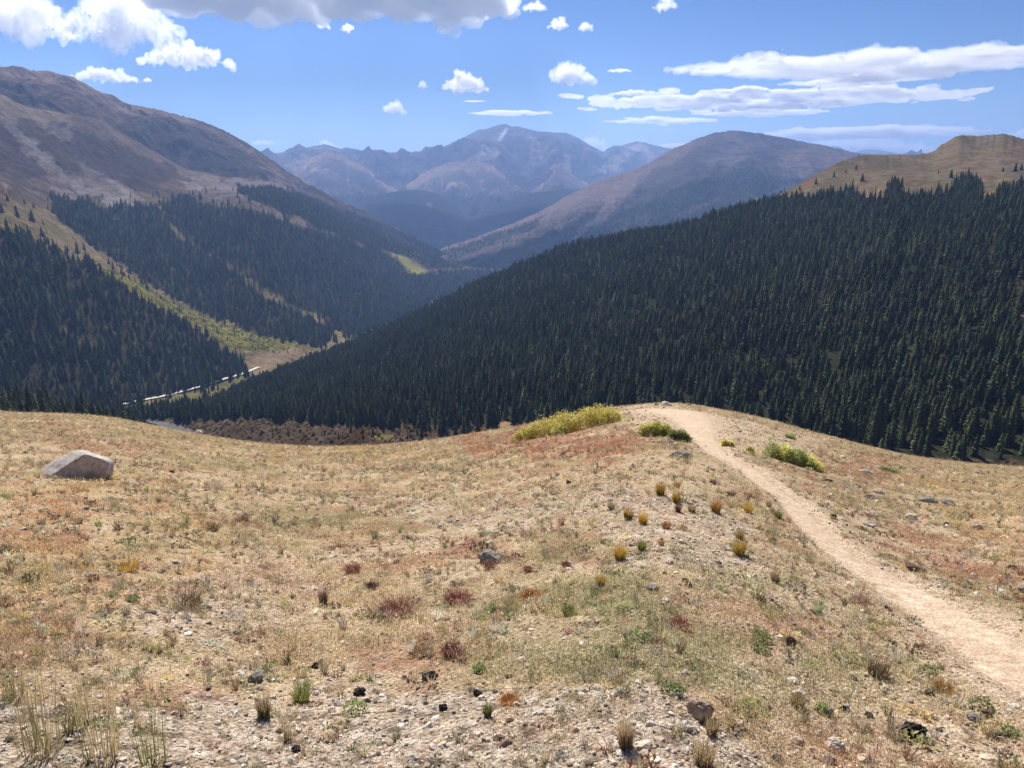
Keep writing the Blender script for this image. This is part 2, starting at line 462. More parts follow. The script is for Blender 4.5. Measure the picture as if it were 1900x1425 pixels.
SPUR_F = [(-450, 340), (0, 428), (60, 442), (110, 467), (190, 503), (250, 543), (330, 593), (400, 638), (445, 662), (456, 690), (400, 716), (210, 756), (0, 805), (-450, 870)]
SPUR_2 = [(95, 362), (170, 372), (200, 388), (285, 380), (300, 402), (330, 440), (400, 480), (480, 545), (545, 582), (590, 600), (625, 612), (600, 640), (560, 640), (480, 622), (400, 590), (330, 556), (270, 522), (200, 472), (140, 432), (100, 400)]
SPUR_3 = [(300, 376), (340, 362), (385, 378), (440, 388), (500, 398), (560, 422), (620, 437), (700, 468), (735, 478), (760, 505), (800, 512), (860, 512), (800, 560), (700, 640), (625, 614), (600, 590), (560, 574), (520, 552), (430, 492), (345, 440), (310, 405)]
UPPER = [(440, 345), (500, 350), (560, 362), (610, 380), (700, 411), (790, 450), (870, 496), (800, 498), (740, 472), (680, 457), (600, 428), (540, 398), (480, 378), (445, 358)]
GULLY2 = [(310, 400), (350, 440), (430, 490), (520, 552), (590, 578), (604, 600), (560, 588), (500, 558), (400, 482), (330, 438)]
LEFT_OPEN = [(-10, 355), (40, 380), (90, 420), (60, 436), (0, 420)]

def dispL(x, y, az, s):
    rib = ridged(az * 9 + 0.5 * fbm(x / 500, y / 500, 3, 71), s * 1.6 + 2, 4, 73)
    k = sstep(0.25, 0.5, s)
    return (34 * rib * sstep(0.75, .95, s) + 14 * rib * k + 14 * fbm(x / 220, y / 220, 5, 75) * sstep(0.1, 0.3, s) + 5 * ridged(x / 70, y / 70, 5, 77) * k + 1.5 * fbm(x / 20, y / 20, 3, 79)) * sstep(900, 650, 950 + FOC * np.tan(az))

def rockcol(S, sc, tundra=(0.25, 0.17, 0.115), scree=(0.36, 0.28, 0.235), dark=(0.095, 0.07, 0.055), streak=14.0):
    n1 = fbm(S.x / sc, S.y / sc, 6, 81); n2 = ridged(S.x / sc * 2, S.y / sc * 2, 6, 83)
    az = np.arctan2(S.x, S.y)
    st = fbm(az * streak * 3 + 0.6 * n1, S.s * 3.0 + 0.5 * n1, 5, 85)
    c = np.zeros(S.x.shape + (3,)) + np.array(tundra)
    c = mixc(c, scree, sstep(-0.05, 0.3, st))
    c = mixc(c, dark, sstep(0.10, 0.38, n2 * 0.7 + n1 * 0.6) * 0.85)
    c = mixc(c, scree, sstep(0.3, 0.5, fbm(az * streak * 8, S.s * 4 + n1, 4, 87)) * 0.6)
    return c

def colL(S):
    c = rockcol(S, 260) * .82
    n1 = fbm(S.x / 70, S.y / 70, 5, 91); n2 = fbm(S.x / 22, S.y / 22, 4, 93)
    c = mixc(c, (0.33, 0.25, 0.18), sstep(.93, .985, S.s) * sstep(420, 360, S.u) * .75)  # sunlit crest painted as a lighter tan band
    low = sstep(350, 400, S.v)
    g = np.zeros_like(c) + np.array((0.27, 0.20, 0.105)); g = mixc(g, (0.20, 0.17, 0.07), sstep(-0.1, 0.3, n1)); g = mixc(g, (0.36, 0.28, 0.19), sstep(0.1, 0.4, n2) * .7)
    c = c * (1 - low[..., None]) + g * low[..., None]
    # pale scree fans above the treeline
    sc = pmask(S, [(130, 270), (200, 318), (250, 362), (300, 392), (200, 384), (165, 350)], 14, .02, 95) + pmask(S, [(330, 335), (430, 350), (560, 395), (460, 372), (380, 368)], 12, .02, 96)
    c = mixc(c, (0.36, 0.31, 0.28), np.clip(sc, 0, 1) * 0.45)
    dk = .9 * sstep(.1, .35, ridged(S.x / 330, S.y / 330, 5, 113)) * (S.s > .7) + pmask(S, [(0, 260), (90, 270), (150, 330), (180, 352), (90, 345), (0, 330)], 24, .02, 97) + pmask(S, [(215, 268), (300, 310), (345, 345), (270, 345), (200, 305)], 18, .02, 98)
    c = mixc(c, (0.115, 0.085, 0.08), np.clip(dk, 0, 1) * .6)  # gully shade painted as dark patches, since the high sun models little relief
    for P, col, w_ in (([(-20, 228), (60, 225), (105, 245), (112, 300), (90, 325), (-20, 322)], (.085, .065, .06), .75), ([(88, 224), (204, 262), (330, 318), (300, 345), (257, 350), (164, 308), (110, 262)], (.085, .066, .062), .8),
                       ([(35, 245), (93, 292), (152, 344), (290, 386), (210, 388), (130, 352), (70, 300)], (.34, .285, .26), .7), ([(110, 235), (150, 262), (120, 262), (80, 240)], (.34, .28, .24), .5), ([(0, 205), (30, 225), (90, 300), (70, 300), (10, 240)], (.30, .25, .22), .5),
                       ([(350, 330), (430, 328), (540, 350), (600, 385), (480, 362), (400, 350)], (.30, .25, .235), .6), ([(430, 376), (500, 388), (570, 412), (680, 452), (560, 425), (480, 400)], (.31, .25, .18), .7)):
        c = mixc(c, col, pmask(S, P, 22, .03, 240 + int(P[0][0]) % 17) * w_)  # dark entries paint shaded faces into the colour
    # green gold meadow running down the gully to the fan
    gm = pmask(S, [(150, 472), (210, 503), (260, 527), (335, 565), (400, 595), (470, 617), (555, 640), (545, 652), (500, 655), (440, 650), (395, 628), (325, 588), (245, 542), (180, 500)], 9, .03, 99)
    q = np.zeros_like(c) + np.array((0.24, 0.225, 0.055)); q = mixc(q, (0.34, 0.28, 0.09), sstep(-.1, .35, n2)); q = mixc(q, (0.10, 0.11, 0.04), sstep(0.15, 0.4, n1))
    c = c * (1 - gm[..., None]) + q * gm[..., None]
    fan = pmask(S, [(452, 664), (500, 652), (548, 646), (560, 655), (470, 700), (450, 692)], 5, .03, 101)
    c = mixc(c, (0.33, 0.24, 0.15), fan)
    y2 = pmask(S, [(722, 462), (748, 474), (792, 503), (776, 512), (748, 500), (735, 480)], 8, .05, 103) + 0.8 * pmask(S, [(800, 462), (835, 480), (866, 498), (845, 496), (815, 480)], 5, .05, 104)
    c = mixc(c, (0.40, 0.38, 0.07), np.clip(y2, 0, 1) * .9)
    g2 = pmask(S, GULLY2, 6, .04, 105)
    c = mixc(c, (0.27, 0.22, 0.10), g2 * .8)
    c = mixc(c, (0.26, 0.17, 0.08), pmask(S, [(604, 596), (618, 590), (634, 612), (612, 618)], 3, .05, 106))
    fl = pmask(S, [(255, 770), (290, 742), (330, 732), (380, 716), (420, 700), (450, 690), (455, 720), (300, 800)], 4, .04, 107)
    c = mixc(c, (0.22, 0.20, 0.08), fl)
    fo = np.zeros_like(S.x)
    for i, P in enumerate((SPUR_F, SPUR_2, SPUR_3, UPPER)):
        fo = np.maximum(fo, pmask(S, P, 12, .02, 111 + i))
    far_ = sstep(795, 830, S.u) * sstep(500, 506, S.v); c = mixc(c, (.05, .055, .035), far_ * .9); fo = np.maximum(fo, far_)
    halo = 0
    for i, P in enumerate((SPUR_F, SPUR_2, SPUR_3, UPPER)): halo = np.maximum(halo, pmask(S, P, 48, .03, 141 + i))
    dens = np.maximum(fo, .16 * halo * (1 - .8 * gm)) * (1 - .9 * np.clip(y2, 0, 1))
    th = sstep(0.22, 0.42, n1) * 0.6 * (S.s < .4)          # thin spots in the near spur
    dens = dens * (1 - th)
    sp = sstep(0.15, 0.4, n1) * 0.10 * (pmask(S, LEFT_OPEN, 5, .02, 121) + pmask(S, [(60, 350), (100, 345), (300, 360), (480, 335), (560, 360), (700, 440), (560, 430), (380, 390), (200, 400), (100, 380)], 10, .02, 122))
    sp = sp + 0.12 * fl * (n2 > .1) + 0.05 * gm * (n2 > .2)
    S.forest = np.clip(dens + sp, 0, 1)
    S.th = th; S.gm = gm * (n2 > -.1)
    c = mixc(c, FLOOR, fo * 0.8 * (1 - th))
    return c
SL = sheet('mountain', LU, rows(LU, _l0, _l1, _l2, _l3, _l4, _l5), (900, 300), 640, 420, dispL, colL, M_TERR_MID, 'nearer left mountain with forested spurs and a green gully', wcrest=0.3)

# ---- left massif, upper mountain behind
DU = [-400, -200, 0, 60, 100, 140, 200, 240, 280, 340, 380, 420, 450, 480, 510, 540, 570, 600, 650, 700, 760, 800, 840, 880, 920]
dl = np.interp(DU, _l5['u'], _l5['v'])
dv = np.interp(DU, [-400, -200, 0, 60, 100, 140, 200, 240, 280, 340, 380, 420, 450, 480, 510, 540, 570, 600, 650, 700, 760, 800, 840, 880, 920],
               [90, 105, 128, 133, 139, 150, 180, 200, 205, 217, 231, 250, 266, 285, 306, 327, 348, 364, 387, 408, 436, 456, 478, 498, 508])
dd = np.interp(DU, _l5['u'], _l5['d'])
DVD = [[(a + 45, b + 60), (a * .45 + c_ * .55 + 4, b + 420), (c_, b + 800 - 350 * float(sstep(500, 800, np.float64(u_))))] for u_, a, b, c_ in zip(DU, dl, dd, dv)]
def dispD(x, y, az, s):
    k = sstep(880, 620, 950 + FOC * np.tan(az))
    return (45 * ridged(az * 11 + .3 * fbm(x / 500, y / 500, 3, 131), s * 1.5, 4, 133) + 22 * fbm(x / 260, y / 260, 5, 135) + 8 * ridged(x / 90, y / 90, 5, 137)) * k
def colD(S):
    c = rockcol(S, 380, tundra=(0.17, 0.115, 0.085), scree=(0.25, 0.185, 0.15), dark=(0.085, 0.063, 0.055), streak=9)  # albedo lowered to put this mountain's shade into the colour
    c = mixc(c, (0.32, 0.23, 0.19), sstep(26, 8, S.v - np.interp(S.u, DU, dv)) * sstep(330, 260, S.u) * .7)
    c = mixc(c, (0.075, 0.06, 0.062), pmask(S, [(234, 212), (300, 222), (380, 240), (440, 275), (505, 325), (350, 328), (327, 310), (204, 252)], 14, .03, 139) * .75)  # shaded face painted dark
    c = mixc(c, (0.07, 0.056, 0.056), pmask(S, [(-10, 150), (60, 160), (140, 195), (200, 230), (120, 210), (0, 178)], 12, .03, 140) * .5)  # shade behind the nearer crest, painted as a dark band
    c = mixc(c, (0.26, 0.20, 0.18), pmask(S, [(470, 300), (520, 325), (600, 370), (560, 365), (500, 340)], 10, .03, 142) * .5)
    fo = pmask(S, UPPER, 6, .03, 141) * (S.u > 560)
    S.forest = fo
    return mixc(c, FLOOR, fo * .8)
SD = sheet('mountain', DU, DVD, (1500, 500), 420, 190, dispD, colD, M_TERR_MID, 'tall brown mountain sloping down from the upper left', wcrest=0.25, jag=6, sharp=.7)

# ---- middle right mountain
CU = [780, 800, 820, 870, 950, 1000, 1050, 1100, 1170, 1210, 1240, 1270, 1300, 1330, 1360, 1400, 1450, 1500, 1560, 1620, 1700, 1900, 2300]
cv = [480, 474, 464, 447, 418, 395, 370, 346, 319, 302, 286, 271, 257, 249, 246, 251, 258, 268, 280, 292, 298, 306, 318]
cd = np.interp(CU, [780, 900, 1100, 1240, 1360, 1600, 2300], [3900, 4100, 4600, 5000, 5400, 5600, 6000])
cb = np.interp(CU, [780, 820, 870, 950, 1100, 1240, 1360, 1600, 2300], [500, 500, 512, 520, 490, 460, 440, 420, 420])
CVD = [[(b, min(3500, d - 350) - 50), (b * .5 + a * .5 + 6 , d - 900 + 350 * float(sstep(1000, 800, np.float64(u_)))), (a, d)] for u_, a, b, d in zip(CU, cv, cb, cd)]
def dispC(x, y, az, s):
    k = 0.25 + .75 * sstep(820, 1100, 950 + FOC * np.tan(az))
    return (85 * ridged(az * 8 + .9 + s * .5, s * .8 + .3, 3, 151) + 45 * fbm(x / 500, y / 500, 5, 153) + 16 * ridged(x / 160, y / 160, 5, 155)) * k
def colC(S):
    c = rockcol(S, 600, tundra=(0.105, 0.078, 0.075), scree=(0.16, 0.122, 0.118), dark=(0.085, 0.07, 0.07), streak=7)
    c = mixc(c, (0.28, 0.185, 0.145), sstep(22, 6, S.v - np.interp(S.u, CU, cv)) * sstep(1400, 1250, S.u) * .6)
    c = mixc(c, (0.22, 0.145, 0.105), pmask(S, [(1440, 285), (1500, 268), (1600, 285), (1560, 320), (1500, 335), (1450, 310)], 20, .02, 157) * .6)
    fo = pmask(S, [(860, 505), (900, 470), (960, 445), (1060, 400), (1140, 375), (1210, 355), (1290, 340), (1380, 315), (1440, 325), (1500, 345), (1600, 345), (1600, 460), (860, 560)], 22, .015, 159)
    fo = fo + pmask(S, [(815, 470), (900, 438), (960, 420), (1010, 400), (990, 425), (900, 458), (840, 482)], 6, .03, 160) * .8
    n = fbm(S.x / 500, S.y / 500, 4, 161)
    rg_ = pmask(S, [(1300, 272), (1240, 305), (1150, 358), (1090, 400), (1010, 440), (900, 486), (862, 502), (880, 482), (960, 436), (1050, 385), (1100, 350), (1200, 308)], 12, .03, 231)
    rg2 = np.clip(pmask(S, [(1150, 332), (1190, 322), (1168, 360), (1125, 408), (1098, 414), (1120, 372)], 9, .04, 233) + pmask(S, [(990, 455), (1060, 430), (1000, 470), (900, 505), (880, 505)], 6, .04, 234), 0, 1)
    c = mixc(c, (0.215, 0.16, 0.135), np.clip(rg_ * .5 + rg2 * .9, 0, 1))
    fo = np.clip(fo, 0, 1) * (1 - .8 * sstep(.12, .3, fbm((S.u + S.v * 1.9) / 60, (S.v - S.u * .5) / 230, 3, 163)))
    fo = fo * (1 - .75 * rg_) * (1 - rg2)
    S.forest = fo
    return mixc(c, (0.035, 0.042, 0.035), fo * .92)
SC_ = sheet('mountain', CU, CVD, (2500, 700), 460, 200, dispC, colC, M_TERR_MID, 'rounded mountain behind the forested hillside, ridge descending left', wcrest=0.16, jag=8, sharp=.6)

# ---- central massif
BU = [420, 480, 520, 560, 580, 600, 620, 633, 640, 663, 700, 735, 771, 800, 808, 838, 857, 872, 888, 897, 912, 927, 938, 950, 959, 994, 1020, 1050, 1069, 1095, 1119, 1135, 1160, 1180, 1195, 1215, 1240, 1300, 1380, 1600, 2200]
bv = [298, 289, 284, 277, 272, 268, 273, 278, 274, 278, 285, 283, 285, 283, 280, 266, 259, 249, 241, 242, 237, 232, 231, 236, 235, 244, 246, 247, 255, 270, 283, 278, 269, 263, 264, 270, 276, 281, 285, 290, 300]
BVD = [[(420, 7600), (350, 9300), (a * .6 + 330 * .4, 10800), (a, 12500)] for a in bv]
def dispB(x, y, az, s):
    return 260 * ridged(az * 13 + s * .6, s * 1.3 + 3.1, 5, 171) * sstep(.15, .5, s) * (1 - .75 * sstep(.55, .85, s)) + (110 * fbm(x / 1500, y / 1500, 6, 173) + 55 * ridged(x / 450, y / 450, 5, 175)) * (1 - .5 * sstep(.55, .85, s))
def colB(S):
    c = rockcol(S, 1600, tundra=(0.13, 0.105, 0.10), scree=(0.21, 0.17, 0.155), dark=(0.07, 0.06, 0.065), streak=10)  # darker face colour stands in for relief shade
    # scree aprons, and pale ribs painted in as sunlit relief, running down from the summit
    for P in ([(985, 242), (1000, 262), (1010, 290), (990, 300), (985, 270)], [(900, 262), (935, 285), (915, 300), (880, 300)], [(860, 300), (900, 275), (905, 285), (870, 318)], [(1120, 300), (1180, 268), (1195, 270), (1150, 310), (1120, 325)], [(1195, 266), (1215, 290), (1205, 300), (1190, 280)], [(1040, 300), (1060, 285), (1068, 300), (1050, 320)], [(560, 290), (600, 300), (560, 330), (530, 310)]):
        c = mixc(c, (0.40, 0.32, 0.26), pmask(S, P, 14, .04, 225) * .7)
    c = mixc(c, (0.85, 0.85, 0.88), pmask(S, [(938, 238), (943, 238), (935, 250), (927, 262), (924, 262), (931, 248)], 2, .1, 177))
    fo = sstep(345, 365, S.v + 14 * fbm(S.u / 40, S.v / 40, 4, 179)); S.forest = fo
    return mixc(c, (0.035, 0.045, 0.04), fo * .9)
SB = sheet('mountain', BU, BVD, (4000, 900), 620, 200, dispB, colB, M_TERR_FAR, 'broad rocky blue peak at the head of the valley', wcrest=0.07, jag=11, sharp=1.0)

EU = [430, 480, 520, 545, 575, 607, 640, 670, 700, 740, 770, 800, 830, 860, 885, 910, 940, 965, 985, 1005, 1030, 1055, 1075, 1100, 1200, 1300]
ev = [380, 352, 334, 318, 297, 281, 292, 308, 330, 345, 332, 317, 306, 300, 302, 308, 322, 336, 345, 330, 305, 316, 327, 334, 350, 370]
EVD = [[(470, 6600), (400, 8000), (a, 9600)] for a in ev]
def dispE(x, y, az, s):
    return 190 * ridged(az * 24 + s * .8, s * 1.5 + 5, 5, 181) * sstep(.1, .4, s) + 60 * fbm(x / 900, y / 900, 5, 183) + 30 * ridged(x / 300, y / 300, 5, 185)
def colE(S):
    c = rockcol(S, 1000, tundra=(0.24, 0.165, 0.125), scree=(0.46, 0.37, 0.30), dark=(0.10, 0.08, 0.075), streak=14)
    c = mixc(c, (0.38, 0.245, 0.17), sstep(26, 6, S.v - np.interp(S.u, EU, ev)) * .7)  # sunlit ridgelines painted in as a lighter crest band
    c = mixc(c, (0.075, 0.065, 0.06), pmask(S, [(610, 290), (690, 330), (740, 365), (690, 360), (640, 325)], 12, .04, 227) * .8 + pmask(S, [(1030, 308), (1075, 332), (1095, 350), (1030, 350)], 8, .04, 228) * .6 + pmask(S, [(885, 305), (940, 335), (970, 352), (920, 352), (890, 330)], 10, .04, 229) * .6)  # right flanks darkened, their relief shade painted into the colour
    fo = sstep(352, 372, S.v + 26 * fbm(S.u / 50, S.v / 30, 4, 189)); S.forest = fo
    return mixc(c, (0.035, 0.045, 0.04), fo * .9)
SE = sheet('mountain', EU, EVD, (2000, 800), 460, 160, dispE, colE, M_TERR_FAR, 'tan foothills and small cone in front of the central peak', wcrest=0.12, jag=16, sharp=.9)

GU = [560, 600, 640, 690, 730, 770, 800, 840, 870, 900, 950, 1000, 1060, 1110, 1200, 1300]
gv = [450, 425, 392, 366, 356, 352, 356, 380, 398, 388, 368, 356, 352, 352, 356, 372]
GVD = [[(520, 4600), (450, 5600), (a, 7800)] for a in gv]
def colG(S):
    n = fbm(S.x / 300, S.y / 300, 5, 191)
    c = np.zeros(S.x.shape + (3,)) + np.array((0.036, 0.048, 0.038)); c = mixc(c, (0.075, 0.075, 0.05), sstep(.1, .4, n) * .6)
    c = mixc(c, (0.16, 0.14, 0.11), sstep(1.2, .3, ((S.u - 797) / 6) ** 2 + ((S.v - 380) / 7) ** 2 + n) * .7)
    S.forest = np.ones_like(S.x); return c
SG = sheet('hills', GU, GVD, (1500, 500), 300, 110, lambda x, y, a, s: 60 * fbm(x / 700, y / 700, 5, 193) + 6 * fbm(x / 25, y / 25, 3, 195), colG, M_TERR_FAR, 'low dark forested hills at the end of the valley', wcrest=.3)

AU = [1100, 1300, 1380, 1420, 1435, 1460, 1500, 1520, 1536, 1545, 1557, 1568, 1582, 1592, 1612, 1630, 1645, 1662, 1680, 1700, 1800, 2100]
av = [292, 286, 270, 262, 257, 262, 280, 279, 274, 272, 273, 279, 285, 281, 277, 278, 281, 284, 288, 291, 292, 296]
AVD = [[(318, 19000), (a * .5 + 155, 20500), (a, 22500)] for a in av]
SA = sheet('mountain', AU, AVD, (800, 500), 420, 60, lambda x, y, a, s: 70 * ridged(x / 900, y / 900, 5, 201), lambda S: rockcol(S, 2500, (0.14, .11, .10), (.2, .17, .16), (.08, .07, .07)), M_TERR_FAR, 'tiny jagged blue range on the horizon', wcrest=.25)

# ---- the land underneath everything, out to the horizon
gr = np.concatenate([[0], np.geomspace(60, 23500, 60)]); ga = np.linspace(0, 2 * np.pi, 97)
gx = gr[None] * np.sin(ga[:, None]); gy = gr[None] * np.cos(ga[:, None])
gz = -620 + 60 * fbm(gx / 2500, gy / 2500, 4, 211)
np_g = np_mesh('ground', np.stack([gx, gy, gz], -1).reshape(-1, 3), grid_faces(97, 61), mats=[M_TERR_FAR], cols=np.tile((0.06, 0.065, 0.045), (97 * 61, 1)))
tag(link('ground', np_g), 'valley ground reaching to the horizon', kind='structure')
print('terrain', time.time() - T0)

# ------------------------------------------------------------------ the meadow in front
SIL = [(-500, 745), (0, 768), (100, 771), (200, 776), (300, 795), (400, 812), (500, 825), (600, 829), (700, 826), (800, 817), (900, 803), (950, 795), (1050, 777), (1100, 765), (1150, 756), (1200, 751), (1240, 750),
       (1300, 757), (1350, 768), (1420, 780), (1500, 801), (1600, 827), (1700, 848), (1800, 860), (1900, 867), (2100, 872), (2400, 880)]
_sx, _sy, _sz = ray([a for a, b in SIL], [b for a, b in SIL])
S_AZ = np.arctan2(_sx, _sy); S_T = -_sz / np.hypot(_sx, _sy)
S_AZd = np.linspace(S_AZ[0], S_AZ[-1], 400)
S_Td = np.interp(S_AZd, S_AZ, S_T); kk = np.exp(-0.5 * (np.arange(-8, 9) / 3.2) ** 2); kk /= kk.sum()
S_Td = np.convolve(np.pad(S_Td, 8, 'edge'), kk, 'valid')
def tS(az):
    base = np.interp(az, S_AZd, S_Td)
    ctr = 0.335 * np.cos(np.clip(np.abs(az), 0, math.pi))
    return np.where(np.abs(az) < R(42), base, base + (ctr - base) * sstep(R(42), R(80), np.abs(az)))
def dC(az):
    u = 950 + FOC * np.tan(np.clip(az, -1.2, 1.2))
    return np.interp(u, [-500, 0, 500, 800, 1100, 1300, 1600, 1900, 2400], [62, 60, 52, 50, 50, 50, 55, 58, 58])
def zbase(x, y):
    d = np.hypot(x, y); az = np.arctan2(x, y)
    k = 1 - sstep(R(45), R(90), np.abs(az)) * 0.9
    z = -1.6 * (1 - d / dC(az) * k) ** 2 - tS(az) * d
    return z

TRAIL = [(2300, 1455, 200), (2100, 1335, 195), (1900, 1232, 172), (1800, 1165, 156), (1700, 1105, 136), (1620, 1055, 112), (1560, 1020, 82), (1500, 965, 72), (1462, 925, 64), (1430, 900, 62), (1390, 872, 60), (1350, 850, 58), (1325, 832, 56), (1308, 812, 62), (1296, 795, 72), (1284, 779, 105), (1268, 768, 130), (1248, 760, 150)]
def hit0(u, v):
    """first meeting of the sight line with the smooth meadow"""
    x, y, z = ray(u, v); h = math.hypot(float(x), float(y)); az = math.atan2(float(x), float(y)); t = -float(z) / h
    d = np.geomspace(0.8, 75, 4000); zz = zbase(d * math.sin(az), d * math.cos(az))
    k = np.argmax(zz >= -t * d)
    if not (zz >= -t * d).any(): k = int(np.argmin(-t * d - zz))
    return d[k] * math.sin(az), d[k] * math.cos(az)
TP = []
for (u, v, w) in TRAIL:
    x, y = hit0(u, v)
    TP.append((x, y, w * math.hypot(x, y) / FOC / 1.04))
TP = np.array(TP)
# distances along the trail: resample evenly
_seg = np.concatenate([[0], np.cumsum(np.hypot(*np.diff(TP[:, :2], axis=0).T))])
_tt = np.linspace(0, _seg[-1], 700)
TRS = pchip(_seg, TP, _tt)
def trail_dist(x, y):
    """distance to the trail's centre line divided by its half width there"""
    x = np.asarray(x); y = np.asarray(y); out = np.full(x.shape, 99.0)
    m = (y > 0.3) & (np.hypot(x, y) < 75) & (x > -8)
    xs, ys = x[m], y[m]; o = np.full(xs.shape, 99.0)
    P = TRS[::4]
    for i in range(0, len(xs), 60000):
        a = xs[i:i+60000, None] - P[None, :, 0]; b = ys[i:i+60000, None] - P[None, :, 1]
        r = np.sqrt(a * a + b * b) / (P[None, :, 2] * 0.5)
        o[i:i+60000] = r.min(1)
    out[m] = o
    return out

def zmeadow(x, y, td=None, fine=True):
    d = np.hypot(x, y)
    z = zbase(x, y)
    if td is None: td = trail_dist(x, y)
    on = sstep(1.5, 0.8, td)
    far = sstep(90, 50, d)
    n = 0.10 * fbm(x / 5.0, y / 5.0, 4, 301) * sstep(3, 12, d) * (1 - .5 * on) + 0.035 * fbm(x / 1.1, y / 1.1, 3, 303) * (1 - .7 * on)
    if fine:
        n = n + (0.020 * fbm(x / 0.28, y / 0.28, 4, 305) * (.4 + .6 * sstep(14, 5, d)) + 0.008 * np.abs(fbm(x / 0.07, y / 0.07, 3, 307)) * sstep(6, 2.5, d)) * (1 - .75 * on)
    n = n - 0.05 * on * sstep(30, 18, d) + 0.4 * fbm(x / 25, y / 25, 3, 311) * sstep(25, 60, d)
    return z + n * far + 2.5 * fbm(x / 40, y / 40, 4, 313) * sstep(80, 130, d)

def hit(u, v):
    x, y, z = ray(u, v); h = math.hypot(float(x), float(y)); az = math.atan2(float(x), float(y)); t = -float(z) / h
    d = np.geomspace(1.0, 75, 3000); zz = zmeadow(d * math.sin(az), d * math.cos(az))
    ok = zz >= -t * d
    k = int(np.argmax(ok)) if ok.any() else int(np.argmin(-t * d - zz))
    return Vector((d[k] * math.sin(az), d[k] * math.cos(az), float(zz[k])))

MED_POLY = dict(
    red=[([(930, 800), (1010, 790), (1100, 800), (1180, 800), (1230, 825), (1180, 850), (1050, 855), (900, 850), (820, 830)], .85), ([(1500, 840), (1640, 850), (1700, 900), (1500, 885), (1420, 870)], .6),
         ([(0, 930), (120, 900), (200, 960), (160, 1010), (0, 1000)], .5), ([(1640, 985), (1760, 1010), (1900, 1060), (1900, 1110), (1780, 1085), (1650, 1020)], .6), ([(80, 790), (280, 815), (330, 850), (150, 835), (60, 815)], .35), ([(600, 1000), (900, 990), (1000, 1040), (700, 1060)], .4)],
    gold=[([(-100, 900), (350, 880), (420, 1000), (300, 1150), (-100, 1200)], .5), ([(1650, 880), (2000, 900), (2000, 1050), (1750, 1000)], .5), ([(480, 830), (820, 825), (800, 850), (500, 850)], .6)],
    green=[([(950, 1080), (1500, 1060), (1560, 1200), (1400, 1290), (950, 1260), (850, 1150)], .75), ([(60, 1240), (600, 1180), (600, 1350), (60, 1425)], .4), ([(1500, 900), (2000, 920), (2000, 960), (1600, 940)], .35)],
    grey=[([(-200, 1320), (300, 1300), (500, 1300), (900, 1270), (1270, 1290), (1400, 1425), (1400, 1600), (-200, 1600)], .9), ([(230, 1080), (560, 1060), (620, 1130), (500, 1180), (260, 1180)], .5), ([(650, 940), (1150, 900), (1180, 960), (800, 990)], .45), ([(1080, 900), (1380, 930), (1400, 1050), (1150, 1060)], .55)],
    bare=[([(1150, 760), (1200, 752), (1300, 758), (1420, 782), (1560, 818), (1500, 850), (1390, 830), (1330, 840), (1290, 800), (1190, 790)], .75), ([(1060, 880), (1300, 880), (1420, 960), (1560, 1100), (1700, 1200), (1900, 1300), (1900, 1425), (1400, 1425), (1250, 1100), (1080, 960)], .35)])

def jpoly(u, v, poly, jit, seed):
    ju = u + jit * fbm(u * .012, v * .02, 4, seed) * 2; jv = v + jit * .5 * fbm(u * .012 + 31, v * .02, 4, seed + 5) * 2
    k = 0
    for du, dv2 in ((-12, 0), (12, 0), (0, -5), (0, 5), (0, 0)): k = k + pip(ju + du, jv + dv2, poly)
    return k / 5.0

def meadow_fields(x, y, z):
    u, v = proj(x, y, z)
    f = {}
    for i, (k, L) in enumerate(MED_POLY.items()):
        a = 0
        for j, (P, w) in enumerate(L): a = np.maximum(a, jpoly(u, v, P, 45, 400 + i * 20 + j * 3) * w)
        f[k] = a
    return f

# fine fan in view, coarse elsewhere
fa = np.concatenate([np.linspace(-math.pi, R(-46), 40)[:-1], np.linspace(R(-46), R(46), 1500), np.linspace(R(46), math.pi, 40)[1:]])
fd = np.concatenate([[0.0, 0.4, 0.8], np.geomspace(1.15, 75, 820), np.geomspace(78, 540, 60)])
FA, FD = np.meshgrid(fa, fd, indexing='ij')
mx, my = FD * np.sin(FA), FD * np.cos(FA)
TD = trail_dist(mx, my)
mz = zmeadow(mx, my, TD)
F = meadow_fields(mx, my, mz)
cA = fbm(mx / 1.3, my / 1.3, 5, 321); cB = fbm(mx / 0.35, my / 0.35, 4, 323); cC = fbm(mx / 4.0, my / 4.0, 4, 325); cD = fbm(mx / .12, my / .12, 3, 327)
mc = np.zeros(mx.shape + (3,)) + np.array((0.53, 0.42, 0.285))
mc = mixc(mc, (0.64, 0.52, 0.39), sstep(0.0, 0.35, cB))
veg = np.clip(0.55 + 0.9 * cA + 0.7 * cB, 0, 1) * (1 - F['bare']) * (1 - .8 * F['grey'])
mc = mixc(mc, (0.44, 0.33, 0.195), veg * .6)
mc = mixc(mc, (0.20, 0.165, 0.06), sstep(.05, .35, cC + .4 * cB) * .55 * (1 - F['bare']))
mc = mixc(mc, (0.36, 0.165, 0.105), F['red'] * sstep(-.25, .25, cA + .5 * cB) * .85)
mc = mixc(mc, (0.30, 0.12, 0.08), sstep(.12, .35, fbm(mx / .9, my / .9, 4, 331)) * .45 * (1 - F['bare']))
mc = mixc(mc, (0.44, 0.27, 0.085), F['gold'] * sstep(-.3, .3, cB) * .7)
mc = mixc(mc, (0.30, 0.27, 0.16), F['green'] * sstep(-.2, .3, cA) * .6)
gcol = mixc(mc * 0 + np.array((0.44, 0.36, 0.28)), (0.60, 0.52, 0.43), sstep(-.1, .25, cD + cB * .5))
gcol = mixc(gcol, (0.14, 0.11, 0.09), sstep(.15, .35, -cD - .2 * cB))
mc = mc * (1 - (F['grey'] * .8)[..., None]) + gcol * (F['grey'] * .8)[..., None]
edge = sstep(3.0, 1.0, TD + 1.1 * cA)
